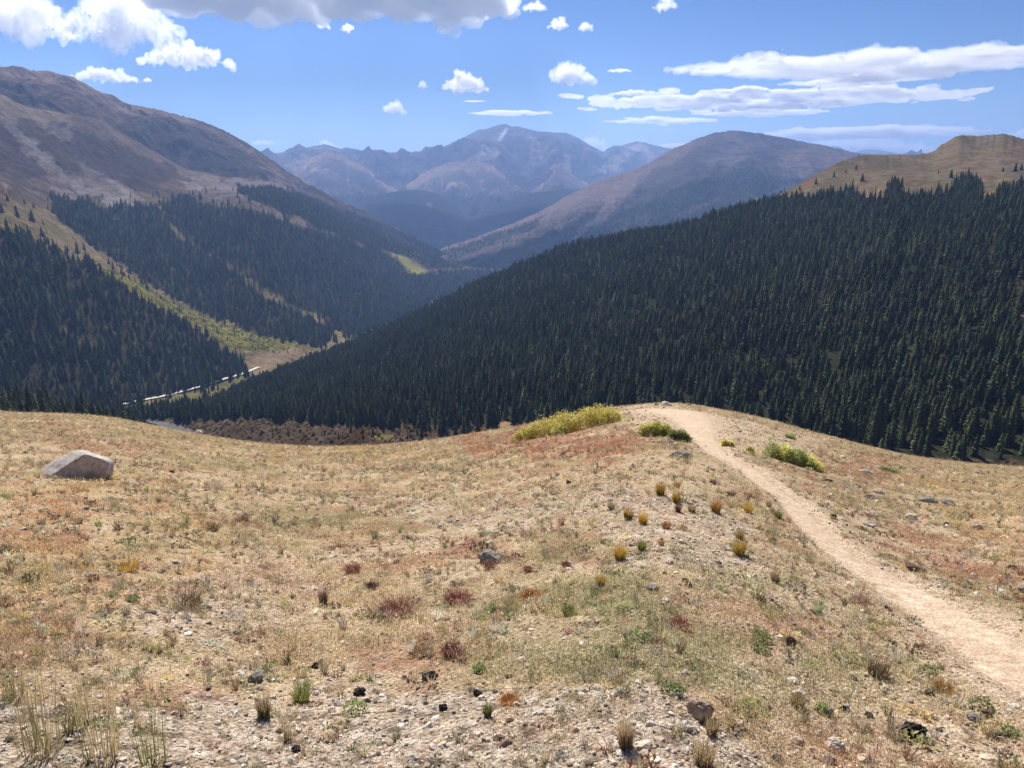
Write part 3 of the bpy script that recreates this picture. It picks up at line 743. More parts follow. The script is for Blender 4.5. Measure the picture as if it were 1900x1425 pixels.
mc = mixc(mc, (0.57, 0.45, 0.33), edge * .9)
far = sstep(75, 110, FD)
mc = mixc(mc, (0.10, 0.085, 0.05), far)

def meadow_mat(name='meadow_soil', k=1.0):
    s = NT(name); soft(s, 1.0, 0.0)
    at = s.n('ShaderNodeAttribute', attribute_name='col'); p = s.pos()
    f1 = s.noise(p, 55, 5, 0.7); f2 = s.noise(p, 9, 6, 0.7)
    vo = s.n('ShaderNodeTexVoronoi'); vo.inputs['Scale'].default_value = 62; s.l(p, vo.inputs['Vector'])
    c = s.mul(at.outputs['Color'], s.ramp(f1, [(0.34, (1 - .55 * k, 1 - .58 * k, 1 - .6 * k)), (0.5, 1.0), (0.68, 1 + .35 * k)]))
    c = s.mul(c, s.ramp(f2, [(0.3, (.72, .66, .6)), (0.7, (1.2, 1.22, 1.25))]))
    sep = s.n('ShaderNodeSeparateColor'); s.l(vo.outputs['Color'], sep.inputs[0])
    c = s.mul(c, s.ramp(sep.outputs[0], [(0.0, (1 - .38 * k, 1 - .44 * k, 1 - .48 * k)), (0.3, .95), (0.8, 1.08), (1.0, 1 + .38 * k)]))
    s.l(c, s.b.inputs['Base Color'])
    bm = s.n('ShaderNodeBump'); bm.inputs['Strength'].default_value = 0.8 * k; bm.inputs['Distance'].default_value = 0.012
    s.l(vo.outputs['Distance'], bm.inputs['Height']); bm.invert = True
    b2 = s.n('ShaderNodeBump'); b2.inputs['Strength'].default_value = 0.9 * k ** .7; b2.inputs['Distance'].default_value = 0.03
    s.l(s.noise(p, 18, 7, 0.7), b2.inputs['Height']); s.l(bm.outputs[0], b2.inputs['Normal'])
    s.l(b2.outputs[0], s.b.inputs['Normal'])
    return s.m
M_MEADOW = meadow_mat()
me = np_mesh('meadow', np.stack([mx, my, mz], -1).reshape(-1, 3), grid_faces(len(fa), len(fd)), mats=[M_MEADOW], cols=mc.reshape(-1, 3))
tag(link('meadow', me), 'dry alpine meadow sloping away from the viewer', kind='structure')

# worn footpath lying on the meadow
nP, nW = 2600, 41
tt = np.linspace(0, _seg[-1], nP); P = pchip(_seg, TP, tt)
tx = np.gradient(P[:, 0]); ty = np.gradient(P[:, 1]); tl = np.hypot(tx, ty); nx, ny = ty / tl, -tx / tl
wl = 1.04 + .35 * fbm(tt / .55, tt * 0 + 3, 6, 341, .65) * 2.6; wr = 1.04 + .35 * fbm(tt / .55, tt * 0 + 9, 6, 343, .65) * 2.6
q = np.linspace(-1, 1, nW)
hw = np.where(q[None] < 0, wl[:, None], wr[:, None]) * P[:, 2:3] * .5 * .92
px = P[:, 0:1] + nx[:, None] * q[None] * hw; py = P[:, 1:2] + ny[:, None] * q[None] * hw
pz = zmeadow(px, py)
pz = pz + 0.010 * (1 - np.abs(q[None]) ** 3) - 0.008 * (np.abs(q[None]) > .9) - .02 * (np.abs(q[None]) > .97) + .008 * fbm(px / .2, py / .2, 4, 351)
pn1 = fbm(px / .5, py / .5, 4, 345); pn2 = fbm(px / 2.5, py / 2.5, 3, 347)
pc = np.zeros(px.shape + (3,)) + np.array((.60, .475, .35)); pc = mixc(pc, (.63, .51, .385), sstep(-.1, .3, pn2 + .4 * pn1)); pc = mixc(pc, (.50, .38, .27), sstep(.05, .4, pn1) * .6)
pc = mixc(pc, (.55, .43, .31), sstep(.45, 1.0, np.abs(q)[None] + .35 * pn1))
me = np_mesh('path', np.stack([px, py, pz], -1).reshape(-1, 3), grid_faces(nP, nW), mats=[meadow_mat('trodden_dirt', .55)], cols=pc.reshape(-1, 3))
tag(link('path', me), 'narrow trodden dirt footpath winding over the knoll', kind='structure')
print('meadow', time.time() - T0)

# ------------------------------------------------------------------ trees
M_BARK = None
def bark_mat():
    s = NT('spruce_bark'); soft(s, .95, .1)
    s.l(s.ramp(s.noise(s.objc(), 3, 4), [(0.3, (.07, .05, .035)), (0.7, (.14, .11, .085))]), s.b.inputs['Base Color'])
    return s.m
M_BARK = bark_mat()
M_NEEDLE = tint_mat('spruce_needles', (0.105, 0.122, 0.052), .35, transl=0.25, rough=.75, inst=False, hv=.9)
M_NEEDLE_I = tint_mat('forest_needles', (0.105, 0.122, 0.052), .30, transl=0.25, rough=.75, inst=True, hv=.9)
M_ASPEN = tint_mat('autumn_leaves', (0.42, 0.20, 0.035), .2, transl=0.35, rough=.7, inst=False, hv=1.2)

def crown_arrays(r, h, w, layers, br):
    """one spruce crown: drooping jagged branch sprays on a thin core, unit metres"""
    V = []; T = []
    z0 = h * r.uniform(.03, .09)
    # ragged core
    n = 6; K = layers // 2
    base = len(V)
    for k in range(K + 1):
        f = k / K; z = z0 + (h - z0) * f; rad = w * .55 * (1 - f) ** .85 + .02
        for j in range(n):
            a = 2 * math.pi * j / n + k * .5; q = rad * r.uniform(.7, 1.25)
            V.append((q * math.cos(a), q * math.sin(a), z + r.uniform(-.2, .2)))
    for k in range(K):
        for j in range(n):
            a = base + k * n + j; b = base + k * n + (j + 1) % n; T.append((a, b, a + n)); T.append((b, b + n, a + n))
    for k in range(layers):
        f = (k + r.uniform(-.3, .3)) / layers; f = min(max(f, 0), .97)
        z = z0 + (h - z0) * f; rad = w * (1 - f) ** .62 * r.uniform(.75, 1.2) + .12
        m = max(4, int(br * (1 - .5 * f)))
        for j in range(m):
            a = 2 * math.pi * (j + r.uniform(-.35, .35)) / m + k * 1.3
            rr_ = rad * r.uniform(.65, 1.15); dr = rr_ * r.uniform(.15, .5); ww = rr_ * r.uniform(.18, .30)
            ca, sa = math.cos(a), math.sin(a); i = len(V)
            V += [(.1 * ca, .1 * sa, z + .25 * rr_), (.62 * rr_ * ca - ww * sa, .62 * rr_ * sa + ww * ca, z - dr * .55),
                  (rr_ * ca, rr_ * sa, z - dr * .8 + .05), (.62 * rr_ * ca + ww * sa, .62 * rr_ * sa - ww * ca, z - dr * .55), (.55 * rr_ * ca, .55 * rr_ * sa, z - dr - .28 * rr_)]
            T += [(i, i + 1, i + 2), (i, i + 2, i + 3), (i, i + 4, i + 2)]
    return np.array(V), np.array(T)

def trunk_arrays(h, rad, n=6):
    V = []; Fq = []
    for k, (f, q) in enumerate(((-.03, 1.25), (.02, 1.0), (.5, .55), (.97, .08))):
        for j in range(n):
            a = 2 * math.pi * j / n; V.append((rad * q * math.cos(a), rad * q * math.sin(a), h * f))
    for k in range(3):
        for j in range(n):
            Fq.append((k * n + j, k * n + (j + 1) % n, (k + 1) * n + (j + 1) % n, (k + 1) * n + j))
    return np.array(V), np.array(Fq)

CROWNS = []; TRUNKS = []; FORESTK = []
for k in range(7):
    r = random.Random(100 + k); h = 10.0; w = r.uniform(1.15, 1.75)
    cv_, ct_ = crown_arrays(r, h, w, 24, 12)
    tv_, tf_ = trunk_arrays(h, .16)
    CROWNS.append(np_mesh('spruce_crown', cv_, None, ct_, [M_NEEDLE], smooth=False))
    TRUNKS.append(np_mesh('spruce_trunk', tv_, tf_, None, [M_BARK]))
    FORESTK.append(np_mesh('forest_spruce', np.concatenate([cv_, tv_]), tf_ + len(cv_), ct_, [M_NEEDLE_I, M_BARK], mi=np.r_[np.ones(len(tf_)), np.zeros(len(ct_))], smooth=False))
for k in range(3):      # simple far trees
    r = random.Random(200 + k); cv_, ct_ = crown_arrays(r, 10.0, r.uniform(1.5, 2.1), 7, 5)
    FORESTK.append(np_mesh('far_spruce', cv_, None, ct_, [M_NEEDLE_I], smooth=False))
def leafy_arrays(r, h, w, n, sz):
    """round leafy crown of small loose leaf clumps"""
    V = []; T = []
    lobes = [(r.uniform(-.5, .5) * w, r.uniform(-.5, .5) * w, h * r.uniform(.35, .85), w * r.uniform(.45, .7)) for _ in range(7)]
    for i in range(n):
        lx, ly, lz, lr = lobes[r.randrange(7)]
        a = r.uniform(0, 2 * math.pi); c = r.uniform(-1, 1); q = lr * r.uniform(.55, 1.05)
        s_ = math.sqrt(1 - c * c); p = Vector((lx + q * s_ * math.cos(a), ly + q * s_ * math.sin(a), lz + q * c * 1.2))
        d1 = Vector((r.gauss(0, 1), r.gauss(0, 1), r.gauss(0, 1))).normalized() * sz; d2 = d1.cross(Vector((r.gauss(0, 1), r.gauss(0, 1), r.gauss(0, 1)))).normalized() * sz
        b = len(V); V += [tuple(p - d1), tuple(p + d2 * .6), tuple(p + d1), tuple(p - d2 * .6)]; T += [(b, b + 1, b + 2), (b, b + 2, b + 3)]
    return np.array(V), np.array(T)
LEAFY = []
for k in range(2):
    r = random.Random(300 + k); cv_, ct_ = leafy_arrays(r, 9.0, 2.6, 420, .42)
    M_LI = bpy.data.materials.get('forest_leaves') or tint_mat('forest_leaves', (.2, .2, .05), .25, transl=0.3, inst=True, hv=1.0)
    FORESTK.append(np_mesh('forest_aspen', cv_, None, ct_, [M_LI], smooth=False))
    LEAFY.append(np_mesh('aspen_crown', cv_, None, ct_, [M_ASPEN], smooth=False))

def sample_sheet(S, N_target, spacing, smax=1.15, seed=0, dens=None, wj=1.0):
    r = np.random.RandomState(seed)
    x, y, z = S.x, S.y, S.z; m = S.forest if dens is None else dens
    ex = x[1:, :-1] - x[:-1, :-1]; ey = y[1:, :-1] - y[:-1, :-1]; fx = x[:-1, 1:] - x[:-1, :-1]; fy = y[:-1, 1:] - y[:-1, :-1]
    A = np.abs(ex * fy - ey * fx); mm = .25 * (m[1:, 1:] + m[:-1, 1:] + m[1:, :-1] + m[:-1, :-1])
    inv = (S.u[:-1, :-1] > -120) & (S.u[:-1, :-1] < 2020) & (S.s[:-1, :-1] < smax)
    W = A * mm * inv; tot = W.sum(); N = int(tot / spacing ** 2)
    if N_target: N = min(N, N_target)
    c = np.cumsum(W.ravel()); k = np.searchsorted(c, r.rand(N) * c[-1]); i, j = np.unravel_index(np.clip(k, 0, W.size - 1), W.shape)
    a, b = r.rand(N), r.rand(N)
    f = lambda q: q[i, j] * (1 - a) * (1 - b) + q[i + 1, j] * a * (1 - b) + q[i, j + 1] * (1 - a) * b + q[i + 1, j + 1] * a * b
    P = np.stack([f(x), f(y), f(z)], 1)
    print(S.ob.name, 'trees', N, 'area', int(tot))
    return P, f(S.s)

TR = []       # x, y, z, height, variant, tint r g b, sheet code
def add_trees(S, spacing, hlo, hhi, code, seed, cap=0, smax=1.12, far=False, dens=None, lowh=None):
    P, s = sample_sheet(S, cap, spacing, smax, seed, dens)
    r = np.random.RandomState(seed + 1)
    n = len(P); hh = hhi + (hlo - hhi) * np.clip(s, 0, 1)
    h = hh * np.where(r.rand(n) < .28, r.uniform(.3, .7, n), np.clip(r.normal(1.03, .24, n), .5, 1.75))
    h *= 1 + .22 * fbm(P[:, 0] / 40, P[:, 1] / 40, 3, 501)
    v = r.randint(7, 10, n) if far else r.randint(0, 7, n)
    g = fbm(P[:, 0] / 70, P[:, 1] / 70, 3, 503)
    t = np.array((0.108, 0.135, 0.054)) * (1 + .55 * g + .3 * fbm(P[:, 0] / 25, P[:, 1] / 25, 2, 505) + r.normal(0, .22, n))[:, None]
    t[:, 0] += .018 * np.clip(r.normal(0, .6, n), 0, 1.5); t = np.clip(t, .012, .2)
    TR.append(np.column_stack([P, h, v, t, np.full(n, code)]))
add_trees(SR, 4.7, 6.2, 15.5, 0, 601, cap=60000)
add_trees(SH, 6.0, 13.0, 15.0, 1, 611, cap=9000)
add_trees(SL, 6.8, 10.0, 16.0, 2, 621, cap=90000)
add_trees(SD, 12.5, 10.0, 14.0, 3, 631, cap=12000, far=True)
add_trees(SC_, 15.0, 12.0, 16.0, 4, 641, cap=30000, far=True)
TR = np.concatenate(TR)
# openings and clumps, and a few standing dead grey trees
_rg = np.random.RandomState(5); _g = fbm(TR[:, 0] / 22, TR[:, 1] / 22, 3, 509) + .5 * fbm(TR[:, 0] / 110, TR[:, 1] / 110, 2, 511)
TR = TR[(_g > -.62) | (_rg.rand(len(TR)) < .5)]
_dd = (_rg.rand(len(TR)) < .022) & (TR[:, 4] < 7); TR[_dd, 5:8] = np.array((.20, .17, .14)) * _rg.uniform(.6, 1.3, (_dd.sum(), 1)); TR[_dd, 3] *= .8
# yellow green and orange broadleaf patches inside the near left spur
tu, tv2 = proj(TR[:, 0], TR[:, 1], TR[:, 2])
pr = np.random.RandomState(77)
def recolor(cx_, cy_, rx, ry, prob, col, code=2):
    m = (TR[:, 8] == code) & ((((tu - cx_) / rx) ** 2 + ((tv2 - cy_) / ry) ** 2) < 1 + pr.normal(0, .3, len(TR))) & (pr.rand(len(TR)) < prob)
    TR[m, 4] = pr.randint(10, 12, m.sum()); TR[m, 5:8] = np.array(col) * (1 + pr.normal(0, .15, (m.sum(), 1))); TR[m, 3] *= .65
recolor(262, 606, 50, 26, .34, (.20, .24, .06)); recolor(185, 606, 24, 34, .30, (.30, .25, .10)); recolor(212, 708, 16, 10, .6, (.22, .27, .05))
recolor(120, 732, 22, 10, .35, (.20, .24, .06)); recolor(110, 482, 26, 8, .5, (.38, .33, .08)); recolor(160, 560, 60, 12, .06, (.3, .26, .12))
recolor(300, 640, 90, 30, .05, (.22, .24, .07)); recolor(60, 520, 10, 10, .2, (.35, .3, .2)); recolor(400, 545, 30, 14, .25, (.16, .22, .05))
recolor(490, 490, 180, 70, .012, (.26, .24, .05)); recolor(760, 490, 40, 20, .5, (.34, .34, .06)); recolor(470, 575, 40, 14, .10, (.3, .26, .08))
recolor(650, 575, 14, 12, .4, (.16, .22, .05)); recolor(700, 500, 60, 30, .04, (.2, .2, .06)); recolor(300, 655, 8, 26, .25, (.25, .22, .10))
recolor(1000, 590, 130, 60, .004, (.32, .26, .07), 0); recolor(1035, 580, 14, 40, .05, (.35, .28, .08), 0)

# the trees that show largest become trees of their own
az_ = np.arctan2(TR[:, 0], TR[:, 1]); d_ = np.hypot(TR[:, 0], TR[:, 1])
zs = -tS(az_) * d_                                   # height of the sight line over the meadow's edge
vis = (TR[:, 2] + TR[:, 3] - zs) / TR[:, 3]
ttu, ttv = proj(TR[:, 0], TR[:, 1], TR[:, 2] + TR[:, 3])
ok = (vis > .45) & (ttu > 5) & (ttu < 1895) & ((TR[:, 8] == 0) | (TR[:, 8] == 1)) & (TR[:, 4] < 7)
score = np.where(ok, TR[:, 3] / d_ * np.clip(vis, 0, 1.0), 0)
order = np.argsort(-score)
pick = order[:225]
keep = np.ones(len(TR), bool); keep[pick] = False

def tree(kind, P, h, rz, label, group, k=0, sx=1.0, name='spruce_tree', cr=None):
    o = empty(name, P, rz); s = h / 10.0
    o.scale = (s * sx, s * sx, s)
    tag(o, label, 'tree', group)
    link('crown', (cr or CROWNS)[k % len(cr or CROWNS)], o)
    link('trunk', TRUNKS[k % 7], o)
    return o
GRP_R = 'front spruces of the hillside forest, row'
GRP_H = 'spruces in the dark stand below the left edge of the meadow'
for n_, i in enumerate(pick):
    x, y, z, h, k = TR[i, :5]
    if TR[i, 8] == 0:
        uz = float(ttu[i])
        j = 0 if uz < 620 else 1 if uz < 950 else 2 if uz < 1180 else 3 if uz < 1450 else 4 if uz < 1700 else 5
        lb = ('tall spruce at the forest foot above the brown open gully floor', 'spruce in the front rank where the forest meets the gully scree', 'forest spruce whose top shows right behind the yellow willow shrub', 'forest spruce rising directly behind the bare top of the knoll',
              'tall forest spruce behind the falling right shoulder of the knoll', 'largest looking kind of forest spruce beyond the meadow rim at far right')[j]
        tree(0, (x, y, z - .3), h, (n_ * 2.4) % 6.28, lb, GRP_R + ' ' + 'abcdef'[j], int(k))
    else:
        tree(0, (x, y, z - .3), h, (n_ * 2.4) % 6.28, 'dark spruce in the shaded stand just beyond the meadow rim', GRP_H, int(k))

def on_sheet(S, u, v):
    m = (S.s < 1.02)
    q = ((S.u - u) ** 2 + (S.v - v) ** 2) + np.where(m, 0, 1e9)
    k = np.unravel_index(np.argmin(q), q.shape)
    return Vector((S.x[k], S.y[k], S.z[k]))
# small spruces scattered over the gully floor
GUL = [(774, 805, 17), (781, 808, 22), (758, 808, 8), (815, 805, 24), (818, 800, 30), (830, 812, 20), (847, 806, 26), (862, 806, 36), (868, 808, 22), (885, 800, 34), (905, 792, 20), (692, 805, 14), (672, 812, 12), (755, 813, 9), (735, 803, 8), (650, 800, 18), (628, 812, 12), (603, 806, 9), (535, 806, 11), (505, 800, 9), (470, 798, 8)]
for n_, (u, v, ph) in enumerate(GUL):
    p = on_sheet(SR, u, v); h = ph * p.length / FOC
    tree(0, (p.x, p.y, p.z - .2), max(h, 2), n_ * 1.7, 'small lone spruce on the open gully floor below the forest', 'lone spruces dotted over the gully floor', n_, 1.25)
TOPS = [(1484, 352, 9), (1513, 341, 11), (1548, 328, 10), (1570, 320, 6), (1588, 314, 8), (1600, 336, 13), (1660, 338, 12), (1740, 322, 6), (1765, 330, 14), (1885, 318, 14), (1893, 316, 10), (1862, 318, 8), (1475, 366, 14), (1500, 368, 12), (1522, 366, 14), (1416, 366, 12)]
for n_, (u, v, ph) in enumerate(TOPS):
    p = on_sheet(SR, u, v); h = ph * p.length / FOC
    tree(0, (p.x, p.y, p.z - .3), h, n_ * 1.3, 'short dark tree standing apart on the bare tan summit slope', 'stunted trees scattered on the tan summit', n_, 1.7)
LOP = [(14, 372, 13), (4, 394, 14), (32, 402, 17), (45, 378, 8), (60, 412, 20), (47, 437, 12), (28, 388, 7), (62, 385, 10), (110, 372, 8), (225, 386, 16), (256, 392, 18), (262, 385, 12), (372, 370, 14), (460, 402, 12), (527, 408, 18), (400, 352, 6)]
for n_, (u, v, ph) in enumerate(LOP):
    p = on_sheet(SL, u, v); h = ph * p.length / FOC
    tree(0, (p.x, p.y, p.z - .3), h, n_ * 1.3, 'lone dark spruce on the open grassy slope of the left mountain', 'spruces standing apart on the left mountain', n_, 1.5)
for n_, (u, v, ph, nm, lb) in enumerate([(610, 604, 22, 'aspen_tree', 'bright orange aspen where the valley narrows, at the gully mouth'), (282, 650, 18, 'aspen_tree', 'pale orange aspen alone low in the near left spur forest'),
                                      (576, 634, 12, 'aspen_tree', 'pale tan leafless looking tree at the meadow fan beside the dark forest'), (615, 610, 14, 'aspen_tree', 'small orange aspen just right of the brightest orange one')]):
    p = on_sheet(SL, u, v); h = ph * p.length / FOC
    tree(1, (p.x, p.y, p.z - .3), h, n_ * 1.3, lb, 'orange autumn aspens on the valley side', n_, .8, nm, LEAFY)

# rust, straw and olive scrub on the gully floor
Gd = np.clip(1 - SR.forest, 0, 1) * (SR.v > 740) * (SR.s < .45)
Pm, sm = sample_sheet(SL, 5000, 5.0, 1.0, 657, SL.gm)
Pg, sg = sample_sheet(SR, 5200, 2.2, 1.0, 655, Gd)
rg = np.random.RandomState(656); ng = len(Pg); pg = np.array([(.16, .09, .04), (.22, .17, .09), (.09, .10, .04), (.20, .08, .05), (.27, .20, .08), (.05, .055, .03)])[rg.randint(0, 6, ng)]
TRg = np.column_stack([Pg, np.clip(rg.lognormal(.2, .4, ng), .5, 3.2), rg.randint(10, 12, ng), pg, np.full(ng, 6)])
nm = len(Pm); pm_ = np.array([(.27, .28, .06), (.34, .30, .08), (.16, .18, .05), (.10, .12, .04)])[rg.randint(0, 4, nm)]
TRm = np.column_stack([Pm, np.clip(rg.lognormal(.5, .4, nm), .8, 4), rg.randint(10, 12, nm), pm_, np.full(nm, 6)])
K = np.concatenate([TR[keep], TRg, TRm]); n = len(K); r = np.random.RandomState(91)
rot = np.zeros((n, 3)); rot[:, 2] = r.rand(n) * 6.28; rot[:, 0] = r.normal(0, .02, n)
sxy = K[:, 3] / 10 * np.clip(r.normal(1.08, .25, n), .6, 1.9)
farm = (K[:, 8] >= 3) & (K[:, 8] < 6)
sxy = np.where(farm, sxy * 1.35, sxy); sxy = np.where(K[:, 8] == 6, sxy * 2.2, sxy)
scl = np.column_stack([sxy, sxy, K[:, 3] / 10])
P = K[:, :3].copy(); P[:, 2] -= .3
scatter('forest', P, rot, scl, K[:, 4].astype(int), K[:, 5:8], FORESTK, label='dense dark spruce forest covering the hillsides')
print('trees', n, time.time() - T0)

# ------------------------------------------------------------------ roads on the valley floor
def strip_on(name, S, pts, width, mat, label, lift=.4, nsub=40):
    W = [on_sheet(S, u, v) for u, v in pts]
    a = np.array([tuple(w) for w in W]); t = np.linspace(0, len(a) - 1, nsub); c = pchip(np.arange(len(a)), a, t)
    tx, ty = np.gradient(c[:, 0]), np.gradient(c[:, 1]); l = np.hypot(tx, ty); nx, ny = ty / l, -tx / l
    V = []
    for q in (-1, -.33, .33, 1): V.append(np.column_stack([c[:, 0] + nx * q * width / 2, c[:, 1] + ny * q * width / 2, c[:, 2] + lift]))
    V = np.stack(V, 1); me = np_mesh(name, V.reshape(-1, 3), grid_faces(nsub, 4), mats=[mat])
    return tag(link(name, me), label, kind='structure')
def plain_mat(name, c1, c2, sc, rough=.9, spec=.2):
    s = NT(name); soft(s, rough, spec); s.l(s.ramp(s.noise(s.pos(), sc, 5), [(.3, c1), (.7, c2)]), s.b.inputs['Base Color']); return s.m
M_ASPH = plain_mat('worn_asphalt', (.11, .105, .105), (.15, .145, .145), .3, .95, .05)
M_GRAV = plain_mat('pale_gravel', (.50, .46, .41), (.66, .62, .57), .1)
strip_on('road', SR, [(270, 778), (290, 784), (310, 790), (330, 797), (350, 804), (366, 811), (380, 820)], 10.0, M_ASPH, 'grey two lane road crossing the gully mouth', 1.0)
strip_on('road', SL, [(203, 757), (228, 751), (250, 746), (300, 737), (340, 727), (375, 717), (410, 706), (440, 697), (462, 690), (480, 682)], 6.5, M_GRAV, 'bright pale road running along the foot of the left spur', 1.2, 120)
print('roads', time.time() - T0)

# ------------------------------------------------------------------ clouds: closed puffy bodies filled with scattering vapour
from mathutils import noise as mn
def cloud_mat(name, dens, g=.5):
    m = bpy.data.materials.new(name); m.use_nodes = True; t = m.node_tree; t.nodes.clear()
    o = t.nodes.new('ShaderNodeOutputMaterial'); v = t.nodes.new('ShaderNodeVolumePrincipled')
    v.inputs['Color'].default_value = (1, 1, 1, 1); v.inputs['Density'].default_value = dens; v.inputs['Anisotropy'].default_value = g
    t.links.new(v.outputs[0], o.inputs['Volume'])
    return m
_SPH = None
def ico_arr(sub=2):
    bm = bmesh.new(); bmesh.ops.create_icosphere(bm, subdivisions=sub, radius=1.0)
    bm.verts.ensure_lookup_table(); bm.verts.index_update()
    V = np.array([v.co[:] for v in bm.verts]); T = np.array([[v.index for v in f.verts] for f in bm.faces]); bm.free(); return V, T
ICO_V, ICO_T = ico_arr(2)
def union(balls, voxel):
    """balls: (x, y, z, rx, ry, rz) -> one clean closed surface"""
    V = []; T = []; k = 0
    for b in balls:
        V.append(ICO_V * np.array(b[3:6]) + np.array(b[:3])); T.append(ICO_T + k); k += len(ICO_V)
    me = np_mesh('tmp', np.concatenate(V), None, np.concatenate(T))
    ob = bpy.data.objects.new('tmp', me); COL.objects.link(ob)
    md = ob.modifiers.new('r', 'REMESH'); md.mode = 'VOXEL'; md.voxel_size = voxel
    dg = bpy.context.evaluated_depsgraph_get(); ev = ob.evaluated_get(dg); m2 = bpy.data.meshes.new_from_object(ev)
    bpy.data.objects.remove(ob); bpy.data.meshes.remove(me)
    return m2
def cloud(u, v, w, h, style, label, seed, dist=None, dens=None, depth=None):
    """u, v: centre in the picture; w, h: size in picture pixels, turned into metres at the cloud's distance"""
    r = random.Random(seed)
    x, y, z = ray(u, v + h * .4)
    el = math.atan2(float(z), math.hypot(float(x), float(y)))
    if dist is None: dist = min(46000, 1500 / math.tan(max(el, .02)))
    X, Y, Z = pt(u, v, dist); k = math.hypot(dist, float(Z)) / FOC
    W, H = w * k, h * k; D = (depth or (.8 if style == 'puff' else .5)) * W
    if style == 'puff': W, H = W * .93, H * .9; D = min(D, 3.0 * H)
    balls = []
    if style == 'puff':
        n = max(5, int(5 * w / h))
        for i in range(n * 3):
            f = r.uniform(-1, 1); env = (1 - abs(f) ** 2.2) * r.uniform(.55, 1.0); hh = max(.16, env) * H
            rad = hh * r.uniform(.24, .42)
            cx_ = f * (W / 2 - rad); cz_ = -H / 2 + rad * .7 + r.uniform(0, 1) * max(0, hh - 1.6 * rad)
            cy_ = r.uniform(-.5, .5) * D * (1 - abs(f) * .6)
            balls.append((cx_, cy_, cz_, rad * 1.25, rad * 1.3, rad * .95))
            for _ in range(5):
                a = r.uniform(0, 6.28); c = r.uniform(-.2, 1); s_ = math.sqrt(max(0, 1 - c * c)); q = rad * r.uniform(.18, .42)
                balls.append((cx_ + rad * 1.1 * s_ * math.cos(a), cy_ + rad * 1.1 * s_ * math.sin(a), cz_ + rad * .85 * c, q, q, q * .9))
    elif style == 'streak':
        n = max(8, int(w / h * 2.2))
        for i in range(n):
            f = (i + r.random()) / n * 2 - 1; env = (1 - abs(f) ** 1.6)
            rad = H * (.07 + .22 * env * r.uniform(.5, 1.0))
            balls.append((f * W * .40, r.uniform(-.5, .5) * D * env, r.uniform(-.25, .25) * H * env, W / n * r.uniform(2.2, 4.5), D * .22 * r.uniform(.5, 1), rad))
            if r.random() < .6: balls.append((f * W * .47 + r.uniform(-1, 1) * W / n, r.uniform(-.5, .5) * D, r.uniform(-.42, .42) * H * env, W / n * r.uniform(1.5, 3.0), D * .12, rad * .3))
    vox = max(W / 480, H / 80, 1.3 * k)
    me = union(balls, vox)
    nv = len(me.vertices); co = np.empty(nv * 3, np.float32); me.vertices.foreach_get('co', co); co = co.reshape(-1, 3)
    no = np.empty(nv * 3, np.float32); me.vertex_normals.foreach_get('vector', no); no = no.reshape(-1, 3)
    s1 = H * .33
    dsp = np.array([mn.fractal(Vector((c[0] / (s1 * (1 if style == 'puff' else 3)) + seed, c[1] / s1, c[2] / s1)), .6, 2.1, 6) for c in co.tolist()], np.float32)
    amp = H * (.30 if style == 'puff' else .2)
    co = co + no * (dsp * amp)[:, None]
    me.vertices.foreach_set('co', co.ravel()); me.update()
    o = link('cloud', me, loc=(float(X), float(Y), float(Z))); o.rotation_euler = (0, 0, -math.atan2(float(X), float(Y)))
    dn = dens or 5.0 / H
    me.materials.clear(); me.materials.append(cloud_mat('vapour', dn))
    return tag(o, label, 'cloud', 'clouds in the blue sky')

